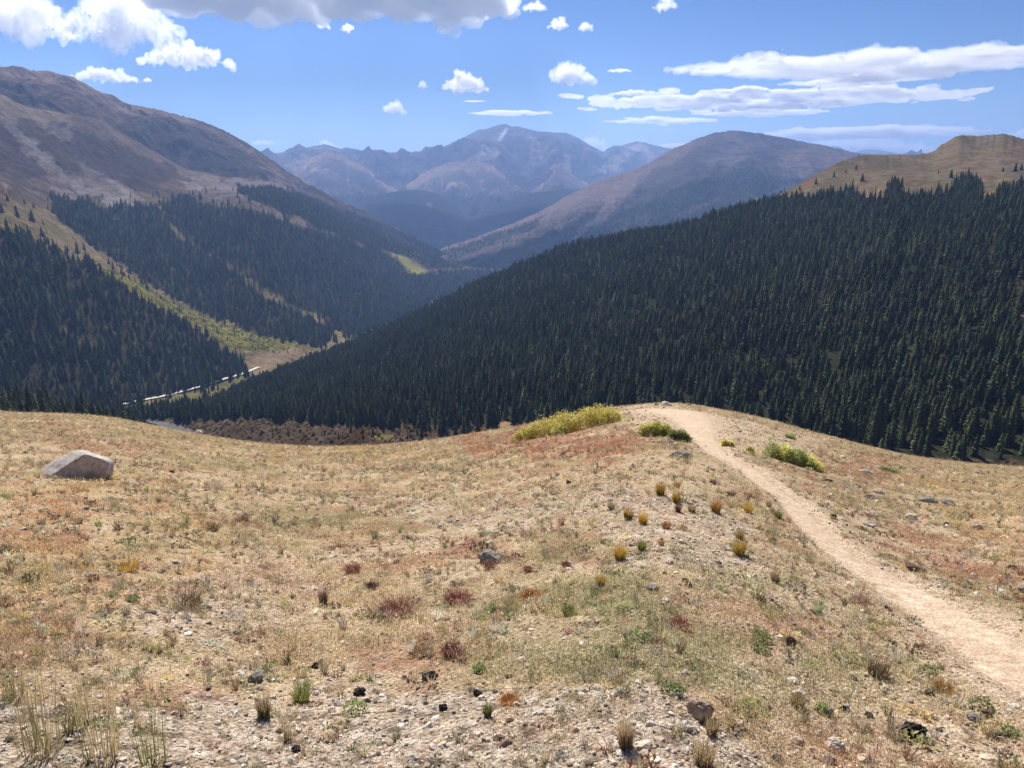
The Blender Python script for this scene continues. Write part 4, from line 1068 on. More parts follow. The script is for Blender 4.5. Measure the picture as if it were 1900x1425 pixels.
CL = [
 (36, 20, 190, 74, 'puff', 'large white cumulus in the top left corner', 5.0),
 (235, 24, 180, 92, 'puff', 'big bright cumulus right of the corner cloud, near the upper left', 5.0),
 (345, 98, 155, 38, 'puff', 'slanting white cloud just below and right of the big left cumulus', 5.0),
 (195, 136, 112, 22, 'puff', 'flat white cloud above the left mountain top', 5.0),
 (272, 147, 18, 9, 'puff', 'tiny puff right of the flat cloud over the left mountain', 3.0),
 (1057, 130, 88, 42, 'puff', 'single round cumulus high between the central peak and the right streaks', 5.0),
 (862, 152, 100, 32, 'puff', 'tapering white cloud above the central peak', 4.5),
 (785, 155, 22, 16, 'puff', 'faint wisp left of the tapering cloud above the peak', 1.2),
 (732, 196, 46, 24, 'puff', 'small ragged cloud with a flat cap, left of the central peak', 3.0),
 (880, 188, 36, 5, 'streak', 'short thin dash of cloud right above the peak', 2.0),
 (945, 210, 150, 10, 'streak', 'thin broken line of cloud just over the central summit', 2.0),
 (490, 263, 58, 11, 'puff', 'low flat cloud touching the sky beside the left mountain slope', 4.0),
 (605, 268, 56, 16, 'puff', 'cloud top peeking over the far ridge left of centre', 4.0),
 (786, 284, 40, 9, 'puff', 'cloud sliver behind the ridge left of the central peak', 4.0),
 (1096, 264, 66, 34, 'puff', 'bright cloud rising behind the right shoulder of the central peak', 4.5),
 (1185, 266, 50, 14, 'puff', 'cloud cap behind the small peak right of centre', 4.0),
 (1250, 271, 70, 10, 'streak', 'low streak behind the left slope of the rounded mountain', 3.5),
 (1036, 42, 42, 18, 'puff', 'small arched cloud near the top centre', 2.6),
 (1086, 46, 32, 18, 'puff', 'small faint cloud right of the arched one', 1.8),
 (1236, 6, 50, 22, 'puff', 'faint broken cloud cut by the top edge', 1.8),
 (990, 10, 60, 16, 'puff', 'faint wisps at the top edge right of the grey cloud', 1.5),
 (600, 43, 26, 16, 'puff', 'little bright puff under the edge of the grey cloud', 3.0),
 (646, 49, 30, 14, 'puff', 'fainter puff beside the bright one under the grey cloud', 1.8),
 (1185, 171, 140, 11, 'puff', 'lumpy line of cloud above the long right streak', 4.0),
 (1148, 130, 60, 7, 'puff', 'thin small cloud right of the round cumulus', 3.0),
 (1620, 116, 560, 44, 'streak', 'broad ragged white sheet of cloud at the upper right', 3.6),
 (1590, 150, 230, 15, 'streak', 'lower fringe hanging under the broad white sheet', 2.2),
 (1880, 96, 110, 12, 'streak', 'thin white tail running out at the right edge', 3.0),
 (1337, 132, 70, 7, 'streak', 'pair of small dashes left of the broad white sheet', 2.5),
 (1430, 186, 700, 16, 'streak', 'longest thin white streak running across the right sky', 4.0),
 (1230, 224, 190, 12, 'streak', 'pale lens streak below the left end of the longest streak', 2.6),
 (1410, 209, 230, 12, 'streak', 'short lens streak below the middle of the longest streak', 3.6),
 (1365, 168, 120, 9, 'streak', 'thin short streak above the longest streak', 3.0),
 (1600, 246, 350, 22, 'streak', 'long low band of cloud above the right horizon', 4.0),
 (1590, 268, 300, 32, 'puff', 'lumpy cloud bank behind the right horizon peaks', 4.5),
 (1900, 246, 60, 14, 'puff', 'cloud edge behind the tan summit at the right border', 3.5),
]
for i, (u, v, w, h, st, lb, dn) in enumerate(CL):
    k = None
    if st == 'puff' or True:
        x, y, z = ray(u, v + h * .4); el = math.atan2(float(z), math.hypot(float(x), float(y)))
        ds = min(46000, 1500 / math.tan(max(el, .02)))
        H = h * ds / FOC
        cloud(u, v, w, h, st, lb, 700 + i, ds, dens=dn / H * .75)

# the big grey cloud overhead: a deep flat-bottomed deck seen from below
def deck():
    r = random.Random(9); balls = []
    for i in range(110):
        f = r.uniform(-1, 1); g = r.random()
        yy = 7000 + 1850 * g * (1 - .25 * f * (f < 0)); uu = 650 + f * 300 * (1 - .15 * g)
        if uu < 420 and g > .45 + .5 * (uu - 340) / 80: continue
        xx = (uu - 950) / FOC * yy; q = r.uniform(280, 520)
        balls.append((xx, yy, 1500 + q * .55 * r.uniform(.9, 1.1) + 80, q, q, q * .6))
    for i in range(60):   # ragged front rim
        f = r.uniform(-.8, 1); uu = 650 + f * 300; yy = 8600 + r.uniform(-300, 250) - (500 if f < -.4 else 0); q = r.uniform(60, 190)
        balls.append(((uu - 950) / FOC * yy, yy, 1560 + r.uniform(-40, 120), q * 1.3, q, q * .6))
    for (uu, dy, q, zz) in ((828, 8900, 110, 1540), (838, 8950, 130, 1480), (846, 8900, 90, 1420), (870, 8900, 200, 1650), (905, 9000, 180, 1700), (935, 9000, 150, 1760)):
        balls.append(((uu - 950) / FOC * dy, dy, zz, q, q, q * .8))
    me = union(balls, 30)
    nv = len(me.vertices); co = np.empty(nv * 3, np.float32); me.vertices.foreach_get('co', co); co = co.reshape(-1, 3)
    no = np.empty(nv * 3, np.float32); me.vertex_normals.foreach_get('vector', no); no = no.reshape(-1, 3)
    dsp = np.array([mn.fractal(Vector(c) / 300, .75, 2.1, 6) for c in co.tolist()], np.float32)
    co = co + no * (dsp * 100)[:, None]
    me.vertices.foreach_set('co', co.ravel()); me.update(); me.materials.clear(); me.materials.append(cloud_mat('deep_vapour', .007))
    tag(link('cloud', me), 'wide grey bottomed cloud hanging across the top centre', 'cloud', 'clouds in the blue sky')
deck()
print('clouds', time.time() - T0)

# ------------------------------------------------------------------ ground cover on the meadow
def tuft_arrays(r, n, h, spread, bw, curve=.6, seg=3, head=False, base=.25):
    """a tuft of tapering bent blades"""
    V = []; T = []
    for i in range(n):
        a = r.uniform(0, 2 * math.pi); q = base * spread * math.sqrt(r.random()); L = h * r.uniform(.55, 1.1)
        bx, by = q * math.cos(a), q * math.sin(a); a2 = a + r.gauss(0, .6); lean = spread * r.uniform(.1, 1.0); cx_, sx_ = math.cos(a2), math.sin(a2)
        w = bw * r.uniform(.7, 1.3); pa = a2 + math.pi / 2 + r.gauss(0, .7); wx, wy = math.cos(pa) * w / 2, math.sin(pa) * w / 2
        b = len(V)
        for k in range(seg + 1):
            t = k / seg; o = lean * t ** (1 + curve); z = L * (t - .18 * t * t * min(1.5, lean / L)); f = 1 - .85 * t
            p = (bx + o * cx_, by + o * sx_, z)
            if k < seg: V += [(p[0] - wx * f, p[1] - wy * f, p[2]), (p[0] + wx * f, p[1] + wy * f, p[2])]
            else: V.append(p)
        for k in range(seg - 1):
            c = b + 2 * k; T += [(c, c + 1, c + 3), (c, c + 3, c + 2)]
        c = b + 2 * (seg - 1); T.append((c, c + 1, c + 2))
        if head and r.random() < .7:
            s_ = min(h * .05, .0035); b = len(V); x, y, z = p
            V += [(x - s_, y, z - s_), (x + s_, y, z - s_ * .5), (x, y, z + 2.2 * s_), (x, y - s_, z), (x, y + s_, z + s_)]; T += [(b, b + 1, b + 2), (b + 3, b + 4, b + 2)]
    return np.array(V), np.array(T)
def mat_arrays(r, n, R0, h, leaf):
    """low mat of small upturned leaves"""
    V = []; T = []
    for i in range(n):
        a = r.uniform(0, 6.283); q = R0 * math.sqrt(r.random()); z = h * (1 - (q / R0) ** 2) * r.uniform(.4, 1.1)
        x, y = q * math.cos(a), q * math.sin(a); d = r.uniform(0, 6.283); l = leaf * r.uniform(.6, 1.3); u_ = r.uniform(.1, .9)
        dx, dy, dz = math.cos(d) * l, math.sin(d) * l, l * u_; wx, wy = -math.sin(d) * l * .3, math.cos(d) * l * .3
        b = len(V); V += [(x, y, z), (x + dx * .5 + wx, y + dy * .5 + wy, z + dz * .6), (x + dx, y + dy, z + dz), (x + dx * .5 - wx, y + dy * .5 - wy, z + dz * .6)]
        T += [(b, b + 1, b + 2), (b, b + 2, b + 3)]
    return np.array(V), np.array(T)
ICO3_V, ICO3_T = ico_arr(3)
ICO5_V, ICO5_T = ico_arr(5)
def rock_arrays(seed, dims, planes=None, nplanes=9, sub=3, rough=.05, soft_=14, nsc=3.0):
    """star-shaped boulder: soft intersection of planes, then broken up with noise"""
    r = random.Random(seed); V, T = (ICO3_V, ICO3_T) if sub == 3 else ((ICO5_V, ICO5_T) if sub == 5 else ico_arr(sub))
    if planes is None:
        planes = []
        for _ in range(nplanes):
            n = Vector((r.gauss(0, 1), r.gauss(0, 1), r.gauss(0, 1))).normalized(); planes.append((tuple(n), r.uniform(.62, 1.0)))
    acc = np.full(len(V), 1.1 ** -soft_)
    for n, c in planes:
        n = np.array(n) / np.linalg.norm(n); k = V @ n
        acc = acc + np.where(k > .02, (np.maximum(k, .02) / c) ** soft_, 0)
    rad = acc ** (-1 / soft_)
    P = V * rad[:, None]
    if rough:
        f = np.array([mn.fractal(Vector(p) * nsc + Vector((seed, 0, 0)), 1.0, 2.1, 5 if sub > 3 else 3) for p in P.tolist()])
        P = P * (1 + rough * f)[:, None]
    return P * np.array(dims) / 2, T

M_GRASS = tint_mat('meadow_grass', (.3, .2, .08), .35, transl=0.35, rough=.7, inst=True)
M_PEB = None
def pebble_mat():
    s = NT('loose_stone'); soft(s, .9, .2)
    at = s.n('ShaderNodeAttribute', attribute_name='tint', attribute_type='INSTANCER')
    c = s.mul(at.outputs['Color'], s.ramp(s.noise(s.objc(), 3.0, 5, .7), [(.3, .7), (.7, 1.2)])); s.l(c, s.b.inputs['Base Color']); return s.m
M_PEB = pebble_mat()
TUFTS = []
def addk(L, A, m, nm, smooth=False): L.append(np_mesh(nm, A[0], None, A[1], [m], smooth=smooth))
for k in range(5): addk(TUFTS, tuft_arrays(random.Random(900 + k), 34, .075, .06, .0042), M_GRASS, 'tuft')          # 0-4 short grass
for k in range(3): addk(TUFTS, mat_arrays(random.Random(910 + k), 60, .07, .03, .022), M_GRASS, 'mat')             # 5-7 mats
for k in range(3): addk(TUFTS, tuft_arrays(random.Random(920 + k), 10, .16, .06, .0028, head=True), M_GRASS, 'stalks')   # 8-10 stalks
for k in range(2): addk(TUFTS, mat_arrays(random.Random(930 + k), 18, .03, .02, .017), M_GRASS, 'rosette')          # 11-12 rosettes
PEB = []
for k in range(8):
    r_ = random.Random(950 + k); V_, T_ = ico_arr(1 if k < 4 else 2)
    f_ = np.array([r_.uniform(.7, 1.15) for _ in V_]); P_ = V_ * f_[:, None] * np.array((r_.uniform(.8, 1.3), r_.uniform(.7, 1), r_.uniform(.35, .7)))
    PEB.append(np_mesh('pebble', P_, None, T_, [M_PEB], smooth=False))

def sample_meadow(n, seed, d0=1.55, d1=64, p=0.0):
    r = np.random.RandomState(seed)
    q = r.rand(n); d = (d0 ** (p + 1) + q * (d1 ** (p + 1) - d0 ** (p + 1))) ** (1 / (p + 1)) if p != -1 else d0 * (d1 / d0) ** q
    a = r.uniform(R(-43), R(43), n); x, y = d * np.sin(a), d * np.cos(a)
    k = d < dC(a) * 1.12; x, y, d = x[k], y[k], d[k]
    return x, y, d, r
def finish(x, y): 
    td = trail_dist(x, y); return zmeadow(x, y, td), td

# grass
x, y, d, r = sample_meadow(150000, 71, p=-.05)
cl = fbm(x / .5, y / .5, 3, 401) + .7 * fbm(x / 2.2, y / 2.2, 3, 403)
k = r.rand(len(x)) < sstep(-.35, .40, cl) * .95 + .05; x, y, d = x[k], y[k], d[k]
z, td = finish(x, y); F2 = meadow_fields(x, y, z)
k = (td > 1.05 + 1.6 * r.rand(len(x)) ** 1.5) & (r.rand(len(x)) > F2['bare'] * 1.1) & (r.rand(len(x)) > F2['grey'] * .68)
x, y, d, z, td = x[k], y[k], d[k], z[k], td[k]; F2 = {a: b[k] for a, b in F2.items()}; n = len(x)
ty = r.rand(n)
vi = np.where(ty < .55, r.randint(0, 5, n), np.where(ty < .80, r.randint(5, 8, n), np.where(ty < .90, r.randint(8, 11, n), r.randint(11, 13, n))))
straw = np.array((.64, .53, .35)); gold = np.array((.56, .44, .22)); rust = np.array((.42, .25, .16)); wine = np.array((.33, .15, .13)); olive = np.array((.34, .32, .15)); green = np.array((.24, .29, .11)); grey = np.array((.47, .43, .34)); brown = np.array((.24, .18, .12)); pale = np.array((.85, .78, .62))
pal = np.stack([straw, gold, rust, wine, olive, green, grey, brown, pale])
fa_ = fbm(x / 1.2, y / 1.2, 3, 411); fb_ = fbm(x / .8, y / .8, 3, 413)
W = np.stack([1.3 + 0 * x, .25 + 1.3 * F2['gold'] + .8 * sstep(.1, .4, fa_), .28 + 1.6 * F2['red'], .10 + .9 * F2['red'] * sstep(0, .3, fb_) + .5 * sstep(.2, .4, fb_), .30 + 1.2 * F2['green'] + .5 * sstep(.1, .4, -fa_), .10 + .55 * F2['green'] + .25 * sstep(.15, .4, -fb_), .35 + .9 * F2['green'] + .6 * F2['grey'], .28 + 0 * x, .22 + .3 * F2['grey']], 1)
W /= W.sum(1, keepdims=True); ci = (W.cumsum(1) > r.rand(n)[:, None]).argmax(1)
tint = pal[ci] * (1 + r.normal(0, .16, n))[:, None] * (1 + r.normal(0, .05, (n, 3)))
lf_ = (ci == 8) & (((vi >= 5) & (vi < 8)) | (vi >= 11)); tint[lf_] = olive * 1.3
green_m = (vi >= 11); tint[green_m] = tint[green_m] * .7 + green * .3
s_ = np.clip(r.lognormal(-.26, .38, n), .3, 1.9) * (.72 + .022 * np.minimum(d, 30)); s_ = np.where((vi >= 8) & (vi < 11), s_ * .85, s_)
rot = np.stack([r.normal(0, .12, n), r.normal(0, .12, n), r.rand(n) * 6.28], 1)
scatter('grass', np.stack([x, y, z - .006], 1), rot, np.stack([s_, s_, s_ * r.uniform(.6, 1.2, n)], 1), vi, np.clip(tint, .01, .9), TUFTS, label='patchy dry alpine grass and low mats in straw, rust and olive')
print('grass', n, time.time() - T0)

# short matted turf between the tufts
M_TURF = tint_mat('short_turf', (.3, .2, .1), .22, transl=0.5, rough=.8, inst=True)
PATCH = []
def patch_arrays(r, n, R0, h, bw):
    V = []; T = []
    for i in range(n):
        a = r.uniform(0, 6.283); q = R0 * r.random() ** .6; x, y = q * math.cos(a), q * math.sin(a); l = h * r.uniform(.3, 1.2) * (1.15 - q / R0); d = r.uniform(0, 6.283); le = l * r.uniform(.2, 1.5)
        w = bw * r.uniform(.5, 1.2); dx, dy = math.cos(d), math.sin(d); b = len(V)
        V += [(x - dy * w, y + dx * w, -.004), (x + dy * w, y - dx * w, -.004), (x + dx * le, y + dy * le, l)]; T.append((b, b + 1, b + 2))
    return np.array(V), np.array(T)
for k in range(6): addk(PATCH, patch_arrays(random.Random(970 + k), 80, .15, .020, .0030), M_TURF, 'turf_patch')
x, y, d, r = sample_meadow(170000, 75, p=-.02)
cl = fbm(x / .8, y / .8, 4, 441) + .6 * fbm(x / 3.1, y / 3.1, 3, 443)
k = r.rand(len(x)) < sstep(-.22, .38, cl) * .85; x, y, d = x[k], y[k], d[k]
z, td = finish(x, y); F2 = meadow_fields(x, y, z)
k = (td > 1.1 + 1.3 * r.rand(len(x))) & (r.rand(len(x)) > F2['bare'] * 1.1) & (r.rand(len(x)) > F2['grey'] * .8)
x, y, d, z = x[k], y[k], d[k], z[k]; F2 = {a: b[k] for a, b in F2.items()}; n = len(x)
fa_ = fbm(x / 1.6, y / 1.6, 4, 445); fb_ = fbm(x / .6, y / .6, 3, 447); fc_ = fbm(x / 5, y / 5, 3, 449)
c = np.tile((.54, .435, .265), (n, 1))
def mx_(c, col, w): return c * (1 - w[:, None]) + np.array(col) * w[:, None]
c = mx_(c, (.66, .54, .36), sstep(0, .35, fb_) * .8); c = mx_(c, (.34, .31, .16), sstep(0, .3, fa_ + .5 * fc_) * .85)
c = mx_(c, (.54, .34, .12), np.clip(F2['gold'] * 1.5 * sstep(-.3, .2, fb_), 0, 1) * .7); c = mx_(c, (.42, .17, .11), np.clip(1.2 * F2['red'] * sstep(-.45, .05, fa_ + fb_), 0, 1) * .92)
c = mx_(c, (.33, .33, .17), np.clip(F2['green'] * sstep(-.3, .2, fa_), 0, 1) * .8); c = mx_(c, (.42, .22, .15), sstep(.05, .3, -fa_ + .3 * fb_) * .65)
c = c * 1.22 * (1 + r.normal(0, .22, n))[:, None] * (1 + r.normal(0, .05, (n, 3)))
s_ = np.clip(r.lognormal(0, .3, n), .5, 1.8) * (.8 + .02 * np.minimum(d, 30))
rot = np.stack([r.normal(0, .05, n) - .32 * 0, r.normal(0, .05, n), r.rand(n) * 6.28], 1)
scatter('turf', np.stack([x, y, z], 1), rot, np.stack([s_, s_, s_ * r.uniform(.7, 1.5, n)], 1), r.randint(0, 6, n), np.clip(c, .02, .9), PATCH, label='short matted turf covering the meadow soil in worn patches')
print('turf', n, time.time() - T0)

# loose stones
x, y, d, r = sample_meadow(170000, 73, p=-.40)
z, td = finish(x, y); F2 = meadow_fields(x, y, z)
cl = fbm(x / 1.0, y / 1.0, 3, 421)
rightside = sstep(1450, 1650, 950 + FOC * x / np.maximum(y, .1) * 1.0) * sstep(.9, 1.3, td)
pr_ = .20 + .75 * F2['grey'] + .35 * F2['bare'] + .35 * sstep(0, .35, cl) + .25 * rightside
k = (r.rand(len(x)) < pr_) & ((td > 1.0) | (r.rand(len(x)) < .16 * np.clip(td * 1.6, .25, 1.5))); x, y, d, z, td, gy_ = x[k], y[k], d[k], z[k], td[k], F2['grey'][k]; n = len(x)
s_ = np.clip(r.lognormal(0, .55, n), .4, 4.5) * .0054 * (.8 + .055 * np.minimum(d, 24)) * (1 + .3 * (td > 1.3)); s_ = np.minimum(s_, .07)
pal = np.array([(.60, .50, .38), (.68, .58, .45), (.46, .35, .25), (.26, .19, .15), (.10, .085, .075), (.72, .66, .57), (.48, .31, .21), (.50, .45, .39)])
w = np.array([.22, .16, .17, .13, .10, .10, .06, .06]); ci = r.choice(8, n, p=w / w.sum())
tint = pal[ci] * (1 + r.normal(0, .1, n))[:, None]; tint = np.where((gy_ > .4)[:, None] & (r.rand(n) < .4)[:, None], np.array((.58, .51, .42)) * (1 + r.normal(0, .12, n))[:, None], tint)
rot = np.stack([r.normal(0, .35, n), r.normal(0, .35, n), r.rand(n) * 6.28], 1)
scatter('gravel', np.stack([x, y, z + s_ * .15], 1), rot, np.stack([s_, s_, s_], 1), r.randint(0, 8, n), np.clip(tint, .02, .9), PEB, label='loose gravel and small stones strewn on the soil')
print('gravel', n, time.time() - T0)

# ------------------------------------------------------------------ rocks one can point at
RK_TAN = rock_mat('tan_stone', (.30, .21, .14), (.56, .44, .32), 5)
RK_PALE = rock_mat('pale_stone', (.52, .42, .33), (.76, .66, .54), 5)
RK_GREY = rock_mat('grey_stone', (.15, .13, .115), (.40, .36, .31), 6, lich=(.50, .50, .47))
RK_DARK = rock_mat('dark_stone', (.022, .018, .016), (.075, .06, .05), 7)
RK_BROWN = rock_mat('brown_stone', (.09, .06, .045), (.22, .15, .10), 7)
RK_BOULDER = rock_mat('boulder_granite', (.40, .35, .31), (.62, .56, .50), 3.2, lich=(.25, .22, .19))
def rock(u, v, w, h, mat, label, seed, planes=None, sub=3, depth=.8, sink=.22, rough=.06, rz=None, nsc=3.0, soft_=14, name='rock', cat='rock'):
    p = hit(u, v); k = p.length / FOC; W, H = w * k, h * k * 1.1
    if mat is RK_DARK: W *= .82; H *= .72
    V, T = rock_arrays(seed, (W, W * depth, H * (1 + sink) * 1.05), planes, sub=sub, rough=rough, nsc=nsc, soft_=soft_)
    me = np_mesh(name, V, None, T, [mat], smooth=(sub >= 5))
    fw = Vector((p.x, p.y, 0)).normalized() * (W * depth * .35)
    q = p + fw; zc = float(zmeadow(np.array([q.x]), np.array([q.y]))[0])
    o = link(name, me, loc=(q.x, q.y, zc + H * (.5 - sink)))
    o.rotation_euler = (0, 0, -math.atan2(p.x, p.y) if rz is None else rz)
    return tag(o, label, cat, None)
BP = [((0.05, -1, .16), .56), ((-.55, -.15, .80), .52), ((.06, .12, 1), .74), ((.66, .10, .72), .66), ((.95, -.35, .1), .86), ((0, 1, .3), .8), ((-1, -.3, .25), .95), ((0, 0, -1), .8)]
rock(150, 889, 104, 52, RK_BOULDER, 'big pale boulder with a shaded front face alone on the left meadow', 3, BP, 5, depth=.62, sink=.16, rough=.05, nsc=2.2, soft_=13, name='boulder', cat='boulder')
RL = [
 (1262, 850, 40, 13, RK_GREY, 'lumpy grey rock lying left of the trail below the green shrub', 11, .7),
 (1236, 753, 22, 7, RK_PALE, 'pale rock on the very top of the knoll', 12, .8),
 (1218, 752, 10, 4, RK_GREY, 'tiny stone left of the pale rock on the knoll top', 13, .8),
 (908, 1046, 44, 22, RK_GREY, 'rounded dark grey rock with a red plant in front, mid meadow', 14, .7),
 (823, 980, 22, 10, RK_PALE, 'small white stone shining alone in the middle of the meadow', 15, .8),
 (1298, 1336, 42, 32, RK_TAN, 'angular tan rock with a dark front at the lower right', 16, .8),
 (1549, 1395, 32, 20, RK_PALE, 'pale pinkish rock nearest the bottom edge, right of centre', 17, .8),
 (1696, 1060, 34, 10, RK_BROWN, 'flat brown slab right of the trail', 18, .5),
 (1878, 1057, 15, 9, RK_DARK, 'dark round stone in the red patch near the right edge', 19, .9),
 (800, 1262, 36, 20, RK_DARK, 'largest black lump in the gravelly foreground, below the wine red plant', 20, .8),
 (667, 1290, 24, 18, RK_DARK, 'black lump left of the largest one in the foreground', 21, .8),
 (475, 1264, 24, 17, RK_GREY, 'black and white stone left of the two black lumps', 22, .8),
 (1692, 1368, 54, 24, RK_DARK, 'long black broken lump at the lower right', 23, .6),
 (1465, 1200, 21, 15, RK_BROWN, 'reddish brown stone right of the bright green leaves', 24, .8),
 (1656, 1196, 13, 9, RK_DARK, 'small black stone left of the trail, lower right', 25, .9),
 (1482, 1296, 24, 13, RK_PALE, 'pale flat rock right of the leafy green patch', 26, .8),
 (1540, 1330, 12, 14, RK_PALE, 'little upright pale stone in the lower right', 27, .8),
 (1055, 898, 10, 8, RK_DARK, 'dark pointed stone in front of the red slope of the knoll', 28, .8),
 (1045, 845, 10, 5, RK_BROWN, 'small brown stone on the red slope below the yellow shrub', 29, .8),
 (1076, 874, 20, 6, RK_TAN, 'flat tan stone on the meadow left of the straw tufts', 30, .7),
 (1272, 1080, 14, 7, RK_DARK, 'small dark stone between the gold tufts and the green hollow', 31, .8),
 (1278, 1090, 18, 9, RK_DARK, 'dark stone at the lower edge of the gravel below the big green tuft', 32, .8),
 (1410, 1115, 14, 8, RK_BROWN, 'dark brown stone in the sparse ground left of the trail', 33, .9),
 (585, 1240, 14, 11, RK_DARK, 'small black lump above and right of the black and white stone', 34, .9),
 (885, 1290, 18, 11, RK_DARK, 'small dark stone below and right of the largest black lump', 35, .9),
 (822, 1318, 18, 13, RK_DARK, 'dark broken lump beneath the largest black lump', 36, .8),
 (545, 1112, 14, 7, RK_DARK, 'left one of two black stones by the bare patch', 37, .9),
 (513, 1103, 15, 6, RK_DARK, 'flatter black stone on the bare patch in the left meadow', 38, .9),
 (1692, 965, 20, 9, RK_PALE, 'brightest white stone right of the trail', 39, .8),
 (1612, 977, 20, 9, RK_PALE, 'white topped stone nearest the right side of the trail bend', 40, .6),
 (1545, 962, 12, 8, RK_BROWN, 'brown stone on the right verge of the trail', 41, .9),
 (1720, 932, 30, 9, RK_GREY, 'cluster like grey slab right of the trail, upper one', 42, .6),
 (1758, 937, 26, 8, RK_GREY, 'long grey slab at the right end of the stone cluster', 43, .6),
 (1617, 927, 26, 8, RK_GREY, 'grey slab left of the stone cluster', 44, .6),
 (1630, 916, 18, 7, RK_PALE, 'pale stone just above the grey slab beside the trail', 45, .6),
 (1607, 879, 24, 7, RK_PALE, 'long pale rock on the slope right of the green shrub', 46, .6),
 (1536, 894, 20, 6, RK_DARK, 'dark stone below the green shrub on the right', 47, .6),
 (1814, 982, 16, 9, RK_PALE, 'pale blocky stone in the grass right of the white one', 48, .8),
 (1757, 976, 12, 7, RK_DARK, 'small black stone right of the brightest white stone', 49, .9),
 (1210, 1095, 22, 7, RK_GREY, 'flat grey stone in the hollow below the red plants', 50, .7),
 (1015, 1118, 26, 6, RK_GREY, 'flat pale grey stone at the edge of the green hollow', 51, .6),
 (85, 879, 12, 5, RK_DARK, 'dark stone at the left foot of the big boulder', 52, .8),
 (1030, 918, 12, 4, RK_TAN, 'tiny flat stone in the mid meadow below the red slope', 53, .8),
 (735, 1046, 16, 8, RK_DARK, 'dark stone left of the rounded rock, mid meadow', 54, .8),
 (1020, 1345, 17, 12, RK_TAN, 'round tan stone on the gravel at the bottom centre', 55, .9),
 (925, 1375, 20, 9, RK_BROWN, 'brown stone on the gravel at the bottom centre', 56, .8),
 (1540, 1418, 18, 10, RK_GREY, 'grey stone cut by the bottom edge', 57, .8),
 (1440, 1412, 16, 10, RK_GREY, 'blue grey stone near the bottom edge, left of the pale pink rock', 58, .8),
 (1830, 1335, 18, 12, RK_BROWN, 'reddish stone left of the lower trail end', 59, .9),
 (1810, 1340, 24, 11, RK_GREY, 'grey broken stone beside the reddish one', 60, .8),
 (1610, 1330, 16, 8, RK_DARK, 'dark stone between the pale pinkish rock and the long black lump', 61, .8),
 (1565, 1318, 20, 8, RK_DARK, 'dark stone just left of the long black lump', 62, .7),
 (1724, 1290, 20, 9, RK_DARK, 'dark stone under the orange grass left of the trail', 63, .8),
 (1640, 1128, 14, 6, RK_DARK, 'small dark stone on the left verge of the trail', 64, .8),
 (548, 1395, 20, 10, RK_DARK, 'dark stone in the pale gravel at the bottom left', 65, .8),
 (320, 877, 10, 4, RK_BROWN, 'brown stone in the grass right of the big boulder', 66, .8),
 (527, 878, 10, 4, RK_DARK, 'small dark stone in the upper middle meadow', 67, .8),
 (1902, 1100, 20, 8, RK_GREY, 'grey stone by the right edge under the red patch', 68, .8),
 (366, 800, 16, 8, RK_PALE, 'pale rock where the meadow rim meets the road', 69, .8),
]
for (u, v, w, h, m, lb, sd, dp) in RL:
    rock(u, v, w, h, m, lb, sd, None, 4, depth=dp, rough=.12 if m is not RK_DARK else .34, nsc=2.2 if m is RK_DARK else 3.0, rz=random.Random(sd).uniform(-.6, .6) - math.atan2((u - 950) / FOC, 1), soft_=20)

